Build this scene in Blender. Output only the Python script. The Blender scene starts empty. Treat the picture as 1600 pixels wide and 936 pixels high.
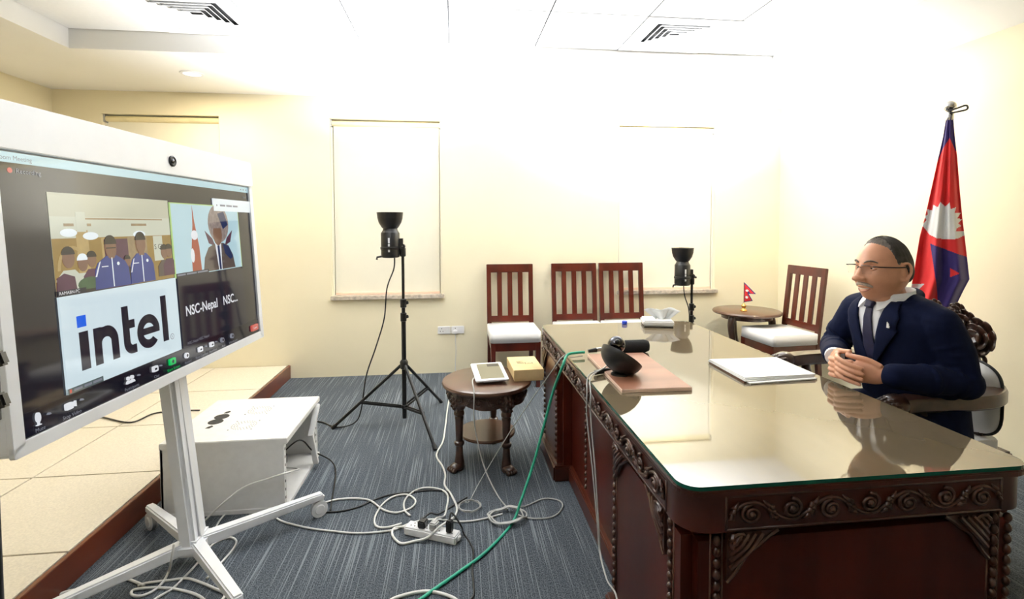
import bpy, bmesh, math, random
from mathutils import Vector, Matrix, Euler
import numpy as np
random.seed(7)
PI = math.pi
S = bpy.context.scene
C = S.collection

# ---------------------------------------------------------------- camera
YAW, PITCH, ROLL, FPX, CX, CY, CAMH = 0.1186, -0.0398, -0.0022, 791.41, 803.9, 381.7, 1.38
_fw = Vector((math.sin(YAW)*math.cos(PITCH), math.cos(YAW)*math.cos(PITCH), math.sin(PITCH)))
_rt0 = Vector((math.cos(YAW), -math.sin(YAW), 0)); _up0 = _rt0.cross(_fw)
_rt = _rt0*math.cos(ROLL) + _up0*math.sin(ROLL); _up = _up0*math.cos(ROLL) - _rt0*math.sin(ROLL)
cam_data = bpy.data.cameras.new('camera'); cam = bpy.data.objects.new('camera', cam_data); C.objects.link(cam)
M = Matrix.Identity(4)
for i in range(3):
    M[i][0], M[i][1], M[i][2] = _rt[i], _up[i], -_fw[i]
M[2][3] = CAMH
cam.matrix_world = M
cam_data.sensor_fit = 'HORIZONTAL'; cam_data.sensor_width = 36; cam_data.lens = FPX/1600*36
cam_data.shift_x = (800-CX)/1600; cam_data.shift_y = (CY-468)/1600
cam_data.clip_start = 0.02
S.camera = cam
def at(u, v, z):                                   # pixel -> point on the horizontal plane at height z
    d = _rt*((u-CX)/FPX) - _up*((v-CY)/FPX) + _fw
    return Vector((0, 0, CAMH)) + d*((z-CAMH)/d.z)

# ---------------------------------------------------------------- world, exposure, lights
w = bpy.data.worlds.new('world'); S.world = w; w.use_nodes = True
w.node_tree.nodes['Background'].inputs[0].default_value = (0.85, 0.92, 1, 1)
w.node_tree.nodes['Background'].inputs[1].default_value = 0.6
S.view_settings.view_transform = 'Standard'; S.view_settings.look = 'None'
S.view_settings.gamma = 1; S.view_settings.use_curve_mapping = False
S.view_settings.exposure = 0.0
STROBE_W = 96.0
DOWN_W = 16.0

# ---------------------------------------------------------------- materials
MATS = {}
def new_mat(name):
    m = bpy.data.materials.new(name); m.use_nodes = True
    return m, m.node_tree.nodes, m.node_tree.links, m.node_tree.nodes['Principled BSDF']
def mat(name, col, rough=0.5, metal=0.0, var=0.08, scale=12.0, stretch=(1,1,1), bump=0.0, ior=1.5, coat=0.0, bscale=None, trans=0.0, emit=0.0, sheen=0.0, alpha=1.0):
    m, N, L, b = new_mat(name)
    b.inputs['Roughness'].default_value = rough; b.inputs['Metallic'].default_value = metal
    b.inputs['IOR'].default_value = ior; b.inputs['Coat Weight'].default_value = coat
    b.inputs['Coat Roughness'].default_value = 0.06
    b.inputs['Transmission Weight'].default_value = trans
    b.inputs['Sheen Weight'].default_value = sheen
    b.inputs['Alpha'].default_value = alpha
    tc = N.new('ShaderNodeTexCoord'); mp = N.new('ShaderNodeMapping'); mp.inputs['Scale'].default_value = stretch
    no = N.new('ShaderNodeTexNoise'); no.inputs['Scale'].default_value = scale; no.inputs['Detail'].default_value = 4
    L.new(tc.outputs['Object'], mp.inputs[0]); L.new(mp.outputs[0], no.inputs['Vector'])
    rp = N.new('ShaderNodeValToRGB')
    rp.color_ramp.elements[0].position = 0.3; rp.color_ramp.elements[1].position = 0.7
    lo = [max(0, c*(1-var)) for c in col]; hi = [min(1, c*(1+var)) for c in col]
    rp.color_ramp.elements[0].color = (*lo, 1); rp.color_ramp.elements[1].color = (*hi, 1)
    L.new(no.outputs['Fac'], rp.inputs[0]); L.new(rp.outputs[0], b.inputs['Base Color'])
    if emit:
        L.new(rp.outputs[0], b.inputs['Emission Color']); b.inputs['Emission Strength'].default_value = emit
    if bump:
        n2 = N.new('ShaderNodeTexNoise'); n2.inputs['Scale'].default_value = bscale or scale*4; n2.inputs['Detail'].default_value = 3
        L.new(mp.outputs[0], n2.inputs['Vector'])
        bp = N.new('ShaderNodeBump'); bp.inputs['Strength'].default_value = bump; bp.inputs['Distance'].default_value = 0.002
        L.new(n2.outputs['Fac'], bp.inputs['Height']); L.new(bp.outputs[0], b.inputs['Normal'])
    MATS[name] = m
    return m
def carpet():
    m, N, L, b = new_mat('carpet')
    b.inputs['Roughness'].default_value = 0.95; b.inputs['Specular IOR Level'].default_value = 0.1
    tc = N.new('ShaderNodeTexCoord')
    def noise(scale, stretch, detail=2):
        mp = N.new('ShaderNodeMapping'); mp.inputs['Scale'].default_value = stretch
        no = N.new('ShaderNodeTexNoise'); no.inputs['Scale'].default_value = scale; no.inputs['Detail'].default_value = detail
        L.new(tc.outputs['Object'], mp.inputs[0]); L.new(mp.outputs[0], no.inputs['Vector']); return no.outputs['Fac']
    def ramp(src, p0, p1, c0, c1):
        r = N.new('ShaderNodeValToRGB'); r.color_ramp.elements[0].position = p0; r.color_ramp.elements[1].position = p1
        r.color_ramp.elements[0].color = (*c0, 1); r.color_ramp.elements[1].color = (*c1, 1); L.new(src, r.inputs[0]); return r.outputs[0]
    base = ramp(noise(230, (1, .7, 1), 2), .35, .65, (.028, .034, .042), (.125, .143, .165))
    line = ramp(noise(1, (190, 1.6, 1), 1), .57, .67, (0, 0, 0), (1, 1, 1))
    mx = N.new('ShaderNodeMixRGB'); L.new(line, mx.inputs[0]); L.new(base, mx.inputs[1]); mx.inputs[2].default_value = (.19, .212, .235, 1)
    L.new(mx.outputs[0], b.inputs['Base Color'])
    bp = N.new('ShaderNodeBump'); bp.inputs['Strength'].default_value = .6; bp.inputs['Distance'].default_value = .004
    L.new(noise(300, (1, 1, 1)), bp.inputs['Height']); L.new(bp.outputs[0], b.inputs['Normal'])
    MATS['carpet'] = m
carpet()
mat('wall', (.87, .795, .59), .75, var=.015, scale=3, bump=.08, bscale=120)
mat('ceil', (.86, .85, .82), .8, var=.012, scale=3, bump=.05, bscale=150)
mat('ceil_tile', (.86, .86, .85), .8, var=.015, scale=40, bump=.15, bscale=220)
mat('seam', (.05, .05, .05), .8)
mat('dark_gap', (.012, .012, .014), .7)
mat('white_metal', (.80, .81, .83), .35, var=.02)
mat('white_panel', (.78, .80, .84), .3, var=.015)
mat('rack_white', (.80, .80, .80), .4, var=.03, scale=30, bump=.1, bscale=300)
mat('grey_metal', (.42, .43, .45), .3, metal=.7)
mat('black_plastic', (.012, .012, .013), .35, var=.2)
mat('black_metal', (.015, .015, .016), .3, metal=.3, var=.2)
mat('black_fur', (.012, .013, .015), .95, var=.5, scale=300, bump=1.0, bscale=500)
mat('chrome', (.55, .55, .55), .12, metal=1.0, var=.05)
mat('dark_chrome', (.10, .10, .11), .08, metal=1.0, var=.05)
mat('stone_tile', (.74, .68, .57), .3, var=.10, scale=130, bump=.05)
mat('wood_riser', (.15, .030, .010), .35, var=.35, scale=5, stretch=(1, .12, 1), coat=.3)
mat('desk_wood', (.060, .009, .004), .3, var=.45, scale=7, stretch=(1, 1, .12), coat=.12, bump=.05, ior=1.35)
mat('desk_wood_h', (.060, .012, .005), .3, var=.4, scale=7, stretch=(1, .12, 1), coat=.25, bump=.05)
mat('carve_wood', (.052, .016, .009), .33, var=.35, scale=25, coat=.35)
mat('desk_top', (.165, .135, .085), .25, var=.15, scale=4, stretch=(1, .15, 1))
mat('chair_wood', (.080, .010, .004), .3, var=.4, scale=9, stretch=(1, 1, .15), coat=.4)
mat('table_wood', (.095, .042, .023), .32, var=.3, scale=8, stretch=(1, .2, 1), coat=.4)
mat('armchair_wood', (.055, .024, .015), .28, var=.4, scale=14, coat=.4)
mat('board_wood', (.30, .13, .075), .45, var=.22, scale=9, stretch=(.12, 1, 1))
mat('board_edge', (.85, .62, .48), .5, var=.06)
mat('carton', (.68, .50, .25), .65, var=.06, scale=20)
mat('print_ink', (.16, .13, .08), .7)
mat('cushion_white', (.82, .82, .83), .85, var=.02, scale=8, bump=.25, bscale=14)
mat('paper', (.86, .86, .85), .8, var=.015)
mat('tissue', (.86, .88, .88), .9, var=.03)
mat('folder_dark', (.09, .03, .015), .5)
mat('blind', (.88, .84, .70), .75, var=.015, scale=6, bump=.1, bscale=300)
mat('blind_rail', (.82, .72, .45), .4)
mat('marble', (.50, .44, .37), .3, var=.35, scale=30)
mat('window_frame', (.75, .72, .62), .5)
mat('window_glass', (.75, .82, .85), .05, trans=.9)
mat('socket_white', (.82, .82, .84), .35, var=.01)
mat('cable_white', (.74, .74, .72), .45, var=.03)
mat('cable_grey', (.42, .42, .41), .5, var=.05)
mat('cable_black', (.012, .012, .013), .45)
mat('cable_green', (.03, .38, .24), .4, var=.08)
mat('brass', (.65, .38, .10), .25, metal=.9)
mat('flag_red', (.70, .012, .014), .7, var=.06, scale=10, sheen=.2)
mat('flag_blue', (.022, .008, .135), .7, var=.1, sheen=.2)
mat('flag_white', (.82, .82, .82), .7, var=.02)
mat('skin', (.68, .335, .205), .38, var=.07, scale=22, bump=.06, bscale=160)
mat('skin_lip', (.50, .19, .13), .45, var=.05)
mat('hair', (.045, .041, .038), .6, var=.6, scale=40, stretch=(.2, 1, 1), bump=.5, bscale=200)
mat('hair_grey', (.19, .165, .145), .7, var=.3, scale=60, bump=.5, bscale=300)
mat('suit', (.0045, .0085, .034), .85, var=.15, scale=30, bump=.12, bscale=60, ior=1.25)
mat('moustache', (.48, .41, .36), .8, var=.25, scale=80, bump=.4, bscale=300)
mat('suit_edge', (.006, .010, .032), .75, var=.1)
mat('shirt', (.82, .84, .88), .7, var=.015, bump=.1, bscale=30)
mat('tie', (.010, .010, .045), .7, var=.2, scale=60)
mat('eye_white', (.75, .72, .68), .2); mat('eye_dark', (.015, .010, .008), .15)
mat('teeth', (.75, .70, .62), .3)
mat('lens_glass', (.95, .95, .95), .02, trans=1.0, ior=1.1)
mat('vent_white', (.80, .80, .80), .5, var=.02)
mat('tripod_dark', (.010, .010, .010), .5)
mat('blue_cap', (.02, .07, .65), .35)
def glass_top():
    m, N, L, b = new_mat('desk_glass')
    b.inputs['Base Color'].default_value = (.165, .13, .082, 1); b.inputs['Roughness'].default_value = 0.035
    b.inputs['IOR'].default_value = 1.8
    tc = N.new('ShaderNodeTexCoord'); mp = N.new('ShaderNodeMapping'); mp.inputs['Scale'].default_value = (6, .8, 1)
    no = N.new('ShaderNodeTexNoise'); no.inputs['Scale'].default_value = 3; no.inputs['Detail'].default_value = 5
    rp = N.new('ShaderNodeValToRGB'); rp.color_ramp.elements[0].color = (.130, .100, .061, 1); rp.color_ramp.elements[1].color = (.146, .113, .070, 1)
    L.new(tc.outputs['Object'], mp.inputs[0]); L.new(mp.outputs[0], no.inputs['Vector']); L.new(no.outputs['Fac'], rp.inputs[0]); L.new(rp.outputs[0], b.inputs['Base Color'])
    MATS['desk_glass'] = m
glass_top()
mat('glass_edge', (.004, .10, .065), .1, var=.1)
def emis(name, col, strength=1.0, var=0.02, scale=6):      # lit screen pixels under a glossy cover
    m, N, L, b = new_mat(name)
    b.inputs['Base Color'].default_value = (.004, .004, .005, 1); b.inputs['Roughness'].default_value = .06
    tc = N.new('ShaderNodeTexCoord'); no = N.new('ShaderNodeTexNoise'); no.inputs['Scale'].default_value = scale
    rp = N.new('ShaderNodeValToRGB'); rp.color_ramp.elements[0].color = (*[c*(1-var) for c in col], 1); rp.color_ramp.elements[1].color = (*[c*(1+var) for c in col], 1)
    L.new(tc.outputs['Object'], no.inputs['Vector']); L.new(no.outputs['Fac'], rp.inputs[0]); L.new(rp.outputs[0], b.inputs['Emission Color'])
    b.inputs['Emission Strength'].default_value = strength
    MATS[name] = m

# ---------------------------------------------------------------- mesh helpers
def frame_of(d):
    d = d.normalized(); a = Vector((0, 0, 1)) if abs(d.z) < .9 else Vector((1, 0, 0))
    x = d.cross(a).normalized(); return x, d.cross(x).normalized()
class MB:
    def __init__(s): s.v = []; s.f = []; s.mi = []
    def add(s, vs, fs, mi=0):
        o = len(s.v); s.v += [Vector(p) for p in vs]; s.f += [tuple(i+o for i in f) for f in fs]; s.mi += [mi]*len(fs); return s
    def box(s, lo, hi, m=None, mi=0):
        x0, y0, z0 = lo; x1, y1, z1 = hi
        p = [Vector(q) for q in ((x0,y0,z0),(x1,y0,z0),(x1,y1,z0),(x0,y1,z0),(x0,y0,z1),(x1,y0,z1),(x1,y1,z1),(x0,y1,z1))]
        if m is not None: p = [m @ q for q in p]
        return s.add(p, [(3,2,1,0),(4,5,6,7),(0,1,5,4),(1,2,6,5),(2,3,7,6),(3,0,4,7)], mi)
    def bar(s, a, b, wd, ht, up=Vector((0,0,1)), wd2=None, ht2=None):       # box beam from a to b
        a = Vector(a); b = Vector(b); d = (b-a).normalized(); x = d.cross(Vector(up)).normalized(); y = x.cross(d)
        wd2 = wd if wd2 is None else wd2; ht2 = ht if ht2 is None else ht2
        p = []
        for q, W, H in ((a, wd, ht), (b, wd2, ht2)):
            p += [q-x*W/2-y*H/2, q+x*W/2-y*H/2, q+x*W/2+y*H/2, q-x*W/2+y*H/2]
        return s.add(p, [(0,1,2,3)[::-1],(4,5,6,7),(0,1,5,4),(1,2,6,5),(2,3,7,6),(3,0,4,7)])
    def tube(s, pts, r, n=8, caps=True, closed=False, mi=0):
        pts = [Vector(p) for p in pts]; k = len(pts)
        rr = r if isinstance(r, (list, tuple)) else [r]*k
        vs = []; prev = None
        for i, p in enumerate(pts):
            if closed: d = pts[(i+1) % k]-pts[i-1]
            else: d = pts[min(i+1, k-1)]-pts[max(i-1, 0)]
            if d.length < 1e-9: d = Vector((0, 0, 1))
            d.normalize()
            if prev is None: x, y = frame_of(d)
            else:
                x = prev - d*prev.dot(d)
                x = x.normalized() if x.length > 1e-6 else frame_of(d)[0]
                y = d.cross(x)
            prev = x
            for j in range(n):
                a = 2*PI*j/n; vs.append(p + (x*math.cos(a)+y*math.sin(a))*rr[i])
        fs = []
        for i in range(k if closed else k-1):
            i2 = (i+1) % k
            for j in range(n):
                j2 = (j+1) % n; fs.append((i*n+j, i*n+j2, i2*n+j2, i2*n+j))
        if caps and not closed: fs += [tuple(range(n))[::-1], tuple((k-1)*n+j for j in range(n))]
        return s.add(vs, fs, mi)
    def lathe(s, prof, c=(0,0,0), n=24, m=None, mi=0, sq=1.0):
        c = Vector(c); vs = []; k = len(prof)
        for r, z in prof:
            for j in range(n):
                a = 2*PI*j/n; p = Vector((r*math.cos(a), r*math.sin(a)*sq, z))
                if m is not None: p = m @ p
                vs.append(c+p)
        fs = [(i*n+j, i*n+(j+1) % n, (i+1)*n+(j+1) % n, (i+1)*n+j) for i in range(k-1) for j in range(n)]
        fs += [tuple(range(n))[::-1], tuple((k-1)*n+j for j in range(n))]
        return s.add(vs, fs, mi)
    def ell(s, c, r, nu=12, nv=8, m=None, mi=0):
        c = Vector(c); vs = [None]; vs = []
        def T(p):
            p = Vector((p[0]*r[0], p[1]*r[1], p[2]*r[2])); return c+(m @ p if m is not None else p)
        vs.append(T((0, 0, -1)))
        for i in range(1, nv):
            t = -PI/2+PI*i/nv
            for j in range(nu): a = 2*PI*j/nu; vs.append(T((math.cos(t)*math.cos(a), math.cos(t)*math.sin(a), math.sin(t))))
        vs.append(T((0, 0, 1))); e = len(vs)-1
        fs = [(0, 1+(j+1) % nu, 1+j) for j in range(nu)]
        for i in range(nv-2):
            for j in range(nu): fs.append((1+i*nu+j, 1+i*nu+(j+1) % nu, 1+(i+1)*nu+(j+1) % nu, 1+(i+1)*nu+j))
        b = 1+(nv-2)*nu
        fs += [(b+j, b+(j+1) % nu, e) for j in range(nu)]
        return s.add(vs, fs, mi)
    def prism(s, poly, fn, d0, d1, mi=0):                  # fn(a,b,d) -> point
        k = len(poly); vs = [fn(a, b, d0) for a, b in poly]+[fn(a, b, d1) for a, b in poly]
        fs = [tuple(range(k))[::-1], tuple(range(k, 2*k))]+[(i, (i+1) % k, k+(i+1) % k, k+i) for i in range(k)]
        return s.add(vs, fs, mi)
    def grid(s, fn, nu, nv, mi=0, closed=False):
        vs = [fn(i/(nu-1) if not closed else i/nu, j/(nv-1)) for j in range(nv) for i in range(nu)]
        fs = []
        for j in range(nv-1):
            for i in range(nu if closed else nu-1):
                i2 = (i+1) % nu; fs.append((j*nu+i, j*nu+i2, (j+1)*nu+i2, (j+1)*nu+i))
        return s.add(vs, fs, mi)
    def mesh(s, name, bevel=0, smooth=False, recalc=True, segs=2):
        me = bpy.data.meshes.new(name); me.from_pydata([tuple(p) for p in s.v], [], s.f)
        me.polygons.foreach_set('material_index', s.mi)
        bm = bmesh.new(); bm.from_mesh(me)
        if recalc: bmesh.ops.recalc_face_normals(bm, faces=bm.faces)
        if bevel: bmesh.ops.bevel(bm, geom=list(bm.edges), offset=bevel, segments=segs, affect='EDGES', clamp_overlap=True)
        bm.to_mesh(me); bm.free()
        if smooth:
            me.polygons.foreach_set('use_smooth', [True]*len(me.polygons))
            if smooth != 'all': me.set_sharp_from_angle(angle=math.radians(40))
        return me
    def build(s, name, m, parent=None, bevel=0, smooth=False, segs=2, recalc=True):
        return link(name, s.mesh(name, bevel, smooth, recalc, segs), m, parent)
def link(name, me, m, parent=None):
    for q in (m if isinstance(m, (list, tuple)) else [m]): me.materials.append(MATS[q])
    o = bpy.data.objects.new(name, me); C.objects.link(o)
    if parent is not None: o.parent = parent
    return o
def tag(o, label=None, cat=None, group=None, kind=None):
    if label: o['label'] = label
    if cat: o['category'] = cat
    if group: o['group'] = group
    if kind: o['kind'] = kind
    return o
def thing(name, label, cat, loc=(0, 0, 0), rz=0, group=None):
    o = bpy.data.objects.new(name, None); C.objects.link(o); o.location = loc; o.rotation_euler = (0, 0, rz); o.empty_display_size = .1
    return tag(o, label, cat, group)
def kids(o): return [c for c in bpy.data.objects if c.parent == o]
def copy_tree(o, parent=None):
    c = o.copy(); C.objects.link(c); c.parent = parent
    for k in kids(o): copy_tree(k, c)
    return c
def B(lo, hi): return MB().box(lo, hi)
def spline(pts, sub=8, closed=False):
    P = [Vector(p) for p in pts]; out = []; k = len(P)
    for i in range(k if closed else k-1):
        g = (lambda q: P[q % k]) if closed else (lambda q: P[max(0, min(k-1, q))])
        p0, p1, p2, p3 = g(i-1), g(i), g(i+1), g(i+2)
        for j in range(sub):
            t = j/sub
            out.append(.5*((2*p1)+(p2-p0)*t+(2*p0-5*p1+4*p2-p3)*t*t+(3*p1-p0-3*p2+p3)*t**3))
    if not closed: out.append(P[-1])
    return out
def text_mesh(body, size, fn, bold=0.0, align='LEFT', sx=1.0):
    cu = bpy.data.curves.new('lettering', 'FONT'); cu.body = body; cu.size = size; cu.align_x = align; cu.offset = bold
    cu.resolution_u = 3
    o = bpy.data.objects.new('lettering', cu); C.objects.link(o)
    me = bpy.data.meshes.new_from_object(o); bpy.data.objects.remove(o); bpy.data.curves.remove(cu)
    for v in me.vertices: v.co = fn(v.co.x*sx, v.co.y)
    me.materials.clear()
    return me

# ================================================================ ROOM SHELL
D, H, W, LX, NY = 4.707, 2.517, 3.219, -3.333, -2.2
ZT, YT, X0, TS = 2.641, 3.619, -2.45, .606
tag(MB().box((LX-.1, NY-.1, -.1), (W+.1, D+.25, 0)).build('floor', 'carpet'), kind='structure')
# back wall with three window openings
WIN = [(-2.955, -2.02), (-1.094, -.1125), (1.564, 2.546)]; WZ0, WZ1 = .735, 2.3235
mb = MB(); xs = [LX-.1]+[x for a in WIN for x in a]+[W+.1]
for i in range(0, len(xs), 2): mb.box((xs[i], D, 0), (xs[i+1], D+.2, ZT+.1))
for a, b in WIN: mb.box((a, D, 0), (b, D+.2, WZ0)); mb.box((a, D, WZ1), (b, D+.2, ZT+.1))
tag(mb.build('wall_back', 'wall'), kind='structure')
tag(B((W, NY, 0), (W+.1, D, ZT+.1)).build('wall_right', 'wall'), kind='structure')
tag(B((LX-.1, NY, 0), (LX, D, ZT+.1)).build('wall_left', 'wall'), kind='structure')
tag(B((LX, NY-.1, 0), (W, NY, ZT+.1)).build('wall_front', 'wall'), kind='structure')
# ceiling: soffit border and a raised tray of lay-in tiles
TX1 = X0+8*TS; TY0 = YT-9*TS
mb = MB(); mb.box((LX, YT, H), (W, D, ZT+.1)); mb.box((LX, NY, H), (X0, YT, ZT+.1)); mb.box((TX1, NY, H), (W, YT, ZT+.1)); mb.box((X0, NY, H), (TX1, TY0, ZT+.1))
ceil = tag(mb.build('ceiling', 'ceil'), kind='structure')
B((X0-.05, TY0-.05, ZT+.06), (TX1+.05, YT+.05, ZT+.08)).build('tile_backing', 'dark_gap', ceil)
for i in range(1, 8): B((X0+i*TS-.0048, TY0, ZT+.003), (X0+i*TS+.0048, YT, ZT+.03)).build('grid_runner', 'dark_gap', ceil)
for j in range(1, 9):
    for i in range(8): B((X0+i*TS+.005, TY0+j*TS-.0048, ZT+.003), (X0+(i+1)*TS-.005, TY0+j*TS+.0048, ZT+.03)).build('grid_runner', 'dark_gap', ceil)
VENTS = {(1, 8), (6, 8)}
tile_me = B((-TS/2+.005, -TS/2+.005, 0), (TS/2-.005, TS/2-.005, .03)).mesh('ceiling_tile'); tile_me.materials.append(MATS['ceil_tile'])
for i in range(8):
    for j in range(9):
        if (i, j) in VENTS: continue
        o = bpy.data.objects.new('ceiling_tile', tile_me); C.objects.link(o); o.parent = ceil
        o.location = (X0+(i+.5)*TS, TY0+(j+.5)*TS, ZT)
def diffuser(i, j, label):
    t = thing('ceiling_diffuser', label, 'air vent', (X0+(i+.5)*TS, TY0+(j+.5)*TS, ZT-.004), group='square ceiling diffusers')
    a = TS/2-.004; q = .215
    mb = MB()
    for (x0, y0, x1, y1) in ((-a, -a, a, -q), (-a, q, a, a), (-a, -q, -q, q), (q, -q, a, q)): mb.box((x0, y0, 0), (x1, y1, .014))
    mb.build('face_plate', 'vent_white', t)
    B((-q, -q, .05), (q, q, .055)).build('duct', 'dark_gap', t)
    for k in range(6):                                    # nested square louvre rings, slanted
        r1 = q-.004-k*.036; r0 = r1-.018
        mb = MB(); vs = []
        for r, z in ((r1, .000), (r1-.004, .000), (r0-.014, .024), (r0-.010, .026)):
            vs += [(-r, -r, z), (r, -r, z), (r, r, z), (-r, r, z)]
        if r0-.014 <= 0: break
        fs = [(a_*4+b_, a_*4+(b_+1) % 4, ((a_+1) % 4)*4+(b_+1) % 4, ((a_+1) % 4)*4+b_) for a_ in range(4) for b_ in range(4)]
        mb.add(vs, fs).build('louvre', 'vent_white', t)
    return t
diffuser(6, 8, 'square white ceiling diffuser above the desk, over the second light stand')
diffuser(1, 8, 'square white ceiling diffuser above the large display screen')
def downlight(x, y, label):
    t = thing('downlight', label, 'ceiling light', (x, y, H), group='recessed downlights')
    MB().lathe([(.062, -.004), (.075, -.006), (.082, -.003), (.084, .001)], n=28).build('trim_ring', 'vent_white', t, smooth=True)
    MB().lathe([(.001, -.0055), (.06, -.0055), (.06, .0)], n=28).build('diffuser', 'lamp_glow', t)
    l = bpy.data.lights.new('downlight_lamp', 'AREA'); l.shape = 'DISK'; l.size = .11; l.energy = DOWN_W; l.color = (1, .86, .62)
    o = bpy.data.objects.new('downlight_lamp', l); C.objects.link(o); o.parent = t; o.location = (0, 0, -.012)
emis('lamp_glow', (1, .93, .8), 1.6)
downlight(-1.95, 4.12, 'small round downlight in the soffit above the blinds')
downlight(2.80, 3.36, 'small round downlight in the soffit above the chair in the corner')
# windows, sills, blinds
for n, (a, b) in enumerate(WIN, 1):
    mb = MB(); y0, y1 = D+.15, D+.19
    for lo, hi in (((a, y0, WZ0), (a+.05, y1, WZ1)), ((b-.05, y0, WZ0), (b, y1, WZ1)), ((a, y0, WZ0), (b, y1, WZ0+.05)), ((a, y0, WZ1-.05), (b, y1, WZ1)), (((a+b)/2-.025, y0, WZ0), ((a+b)/2+.025, y1, WZ1))): mb.box(lo, hi)
    wo = tag(mb.build('window_%d' % n, 'window_frame'), kind='structure')
    for s0, s1 in ((a+.05, (a+b)/2-.025), ((a+b)/2+.025, b-.05)): B((s0, D+.168, WZ0+.05), (s1, D+.174, WZ1-.05)).build('pane', 'window_glass', wo)
    so = B((a-.01, D-.035, WZ0-.035), (b+.02, D+.15, WZ0+.001)).build('window_sill', 'marble', wo, bevel=.004)
    t = thing('roller_blind', ['cream roller blind half hidden by the large display screen', 'cream roller blind behind the tall light stand', 'cream roller blind behind the slatted chairs and the desk'][n-1], 'blind', ((a+b)/2, D+.05, WZ0), group='drawn roller blinds')
    hw = (b-a)/2; hz = WZ1-WZ0
    B((-hw+.022, -.002, .02), (hw-.022, .002, hz-.05)).build('fabric', 'blind', t)
    MB().tube([(-hw+.012, .0, hz-.035), (hw-.012, .0, hz-.035)], .026, 14).build('roller_tube', 'blind_rail', t, smooth=True)
    B((-hw+.022, -.011, .0), (hw-.022, .009, .022)).build('bottom_bar', 'board_edge', t, bevel=.003)
    for sgn in (-1, 1): B((sgn*(hw-.006)-.006, -.03, hz-.066), (sgn*(hw-.006)+.006, .03, hz-.001)).build('bracket', 'grey_metal', t)
    for sgn in (-1, 1): B((sgn*(hw-.008)-.008, -.012, .0), (sgn*(hw-.008)+.008, .012, hz-.07)).build('guide_rail', 'blind', t)

# ================================================================ PLATFORM
PX, PH = -1.4665, .118
pt = thing('stage_platform', 'low raised platform paved with cream tiles and edged with a reddish wooden board', 'platform', ((LX+PX)/2, (NY+D)/2, 0))
ox, oy = pt.location.x, pt.location.y
B((LX-ox, NY-oy, 0), (PX-.022-ox, D-oy, PH-.035)).build('base', 'dark_gap', pt)
B((PX-.02-ox, NY-oy, 0), (PX-ox, D-oy, PH)).build('riser_board', 'wood_riser', pt, bevel=.002)
tw, tl = (PX-.022-LX)/3, .65
tm = B((-tw/2+.0045, -tl/2+.0045, 0), (tw/2-.0045, tl/2-.0045, .035)).mesh('floor_tile', bevel=.001, segs=1); tm.materials.append(MATS['stone_tile'])
for i in range(3):
    for j in range(10):
        yc = D-.005-(j+.5)*tl
        if yc-tl/2 < NY: continue
        o = bpy.data.objects.new('floor_tile', tm); C.objects.link(o); o.parent = pt
        o.location = (LX+(i+.5)*tw-ox, yc-oy, PH-.035)

# ================================================================ DESK
DX0, DX1, DY0, DY1, DZ = .523, 1.475, 1.10, 3.05, .762
desk = thing('office_desk', 'large dark carved wooden desk with a reflective glass top', 'desk', (1.0, 2.075, 0))
dl = desk.location.copy()
def rrect(x0, y0, x1, y1, r, n=6):
    out = []
    for cx, cy, a0 in ((x1-r, y0+r, -PI/2), (x1-r, y1-r, 0), (x0+r, y1-r, PI/2), (x0+r, y0+r, PI)):
        for k in range(n+1): a = a0+PI/2*k/n; out.append((cx+r*math.cos(a), cy+r*math.sin(a)))
    return out
def loc_fn(a, b, d): return Vector((a-dl.x, b-dl.y, d))
# top board and glass
MB().prism(rrect(DX0, DY0, DX1, DY1, .055), loc_fn, .735, .752).build('top_board', 'desk_wood_h', desk, bevel=.004)
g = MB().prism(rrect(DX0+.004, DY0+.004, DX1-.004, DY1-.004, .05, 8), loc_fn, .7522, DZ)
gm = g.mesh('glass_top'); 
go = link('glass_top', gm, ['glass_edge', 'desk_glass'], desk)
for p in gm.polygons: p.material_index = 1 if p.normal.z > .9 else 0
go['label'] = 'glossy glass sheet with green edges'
# apron
MB().prism(rrect(DX0+.006, DY0+.006, DX1-.006, DY1-.006, .07, 8), loc_fn, .648, .736).build('apron', 'desk_wood_h', desk, smooth=True)
# carcass: two full-width pedestals and a recessed centre
RX = .10
B((DX0+.022-dl.x, DY0+.022-dl.y, .0), (DX1-.022-dl.x, 1.68-dl.y, .65)).build('pedestal', 'desk_wood', desk, bevel=.03, segs=4)
B((DX0+.022-dl.x, 2.62-dl.y, .0), (DX1-.022-dl.x, DY1-.022-dl.y, .65)).build('pedestal', 'desk_wood', desk, bevel=.03, segs=4)
B((DX0+RX-dl.x, 1.6-dl.y, .0), (1.15-dl.x, 2.7-dl.y, .65)).build('modesty_panel', 'desk_wood', desk)
mb = MB(); mb.box((DX0-.004-dl.x, DY0-.004-dl.y, 0), (DX1+.004-dl.x, 1.69-dl.y, .085)); mb.build('plinth', 'desk_wood_h', desk, bevel=.008)
mb = MB(); mb.box((DX0-.004-dl.x, 2.61-dl.y, 0), (DX1+.004-dl.x, DY1+.004-dl.y, .085)); mb.build('plinth', 'desk_wood_h', desk, bevel=.008)
B((DX0+RX-.022-dl.x, 1.68-dl.y, 0), (1.16-dl.x, 2.62-dl.y, .085)).build('plinth', 'desk_wood_h', desk, bevel=.006)
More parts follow.
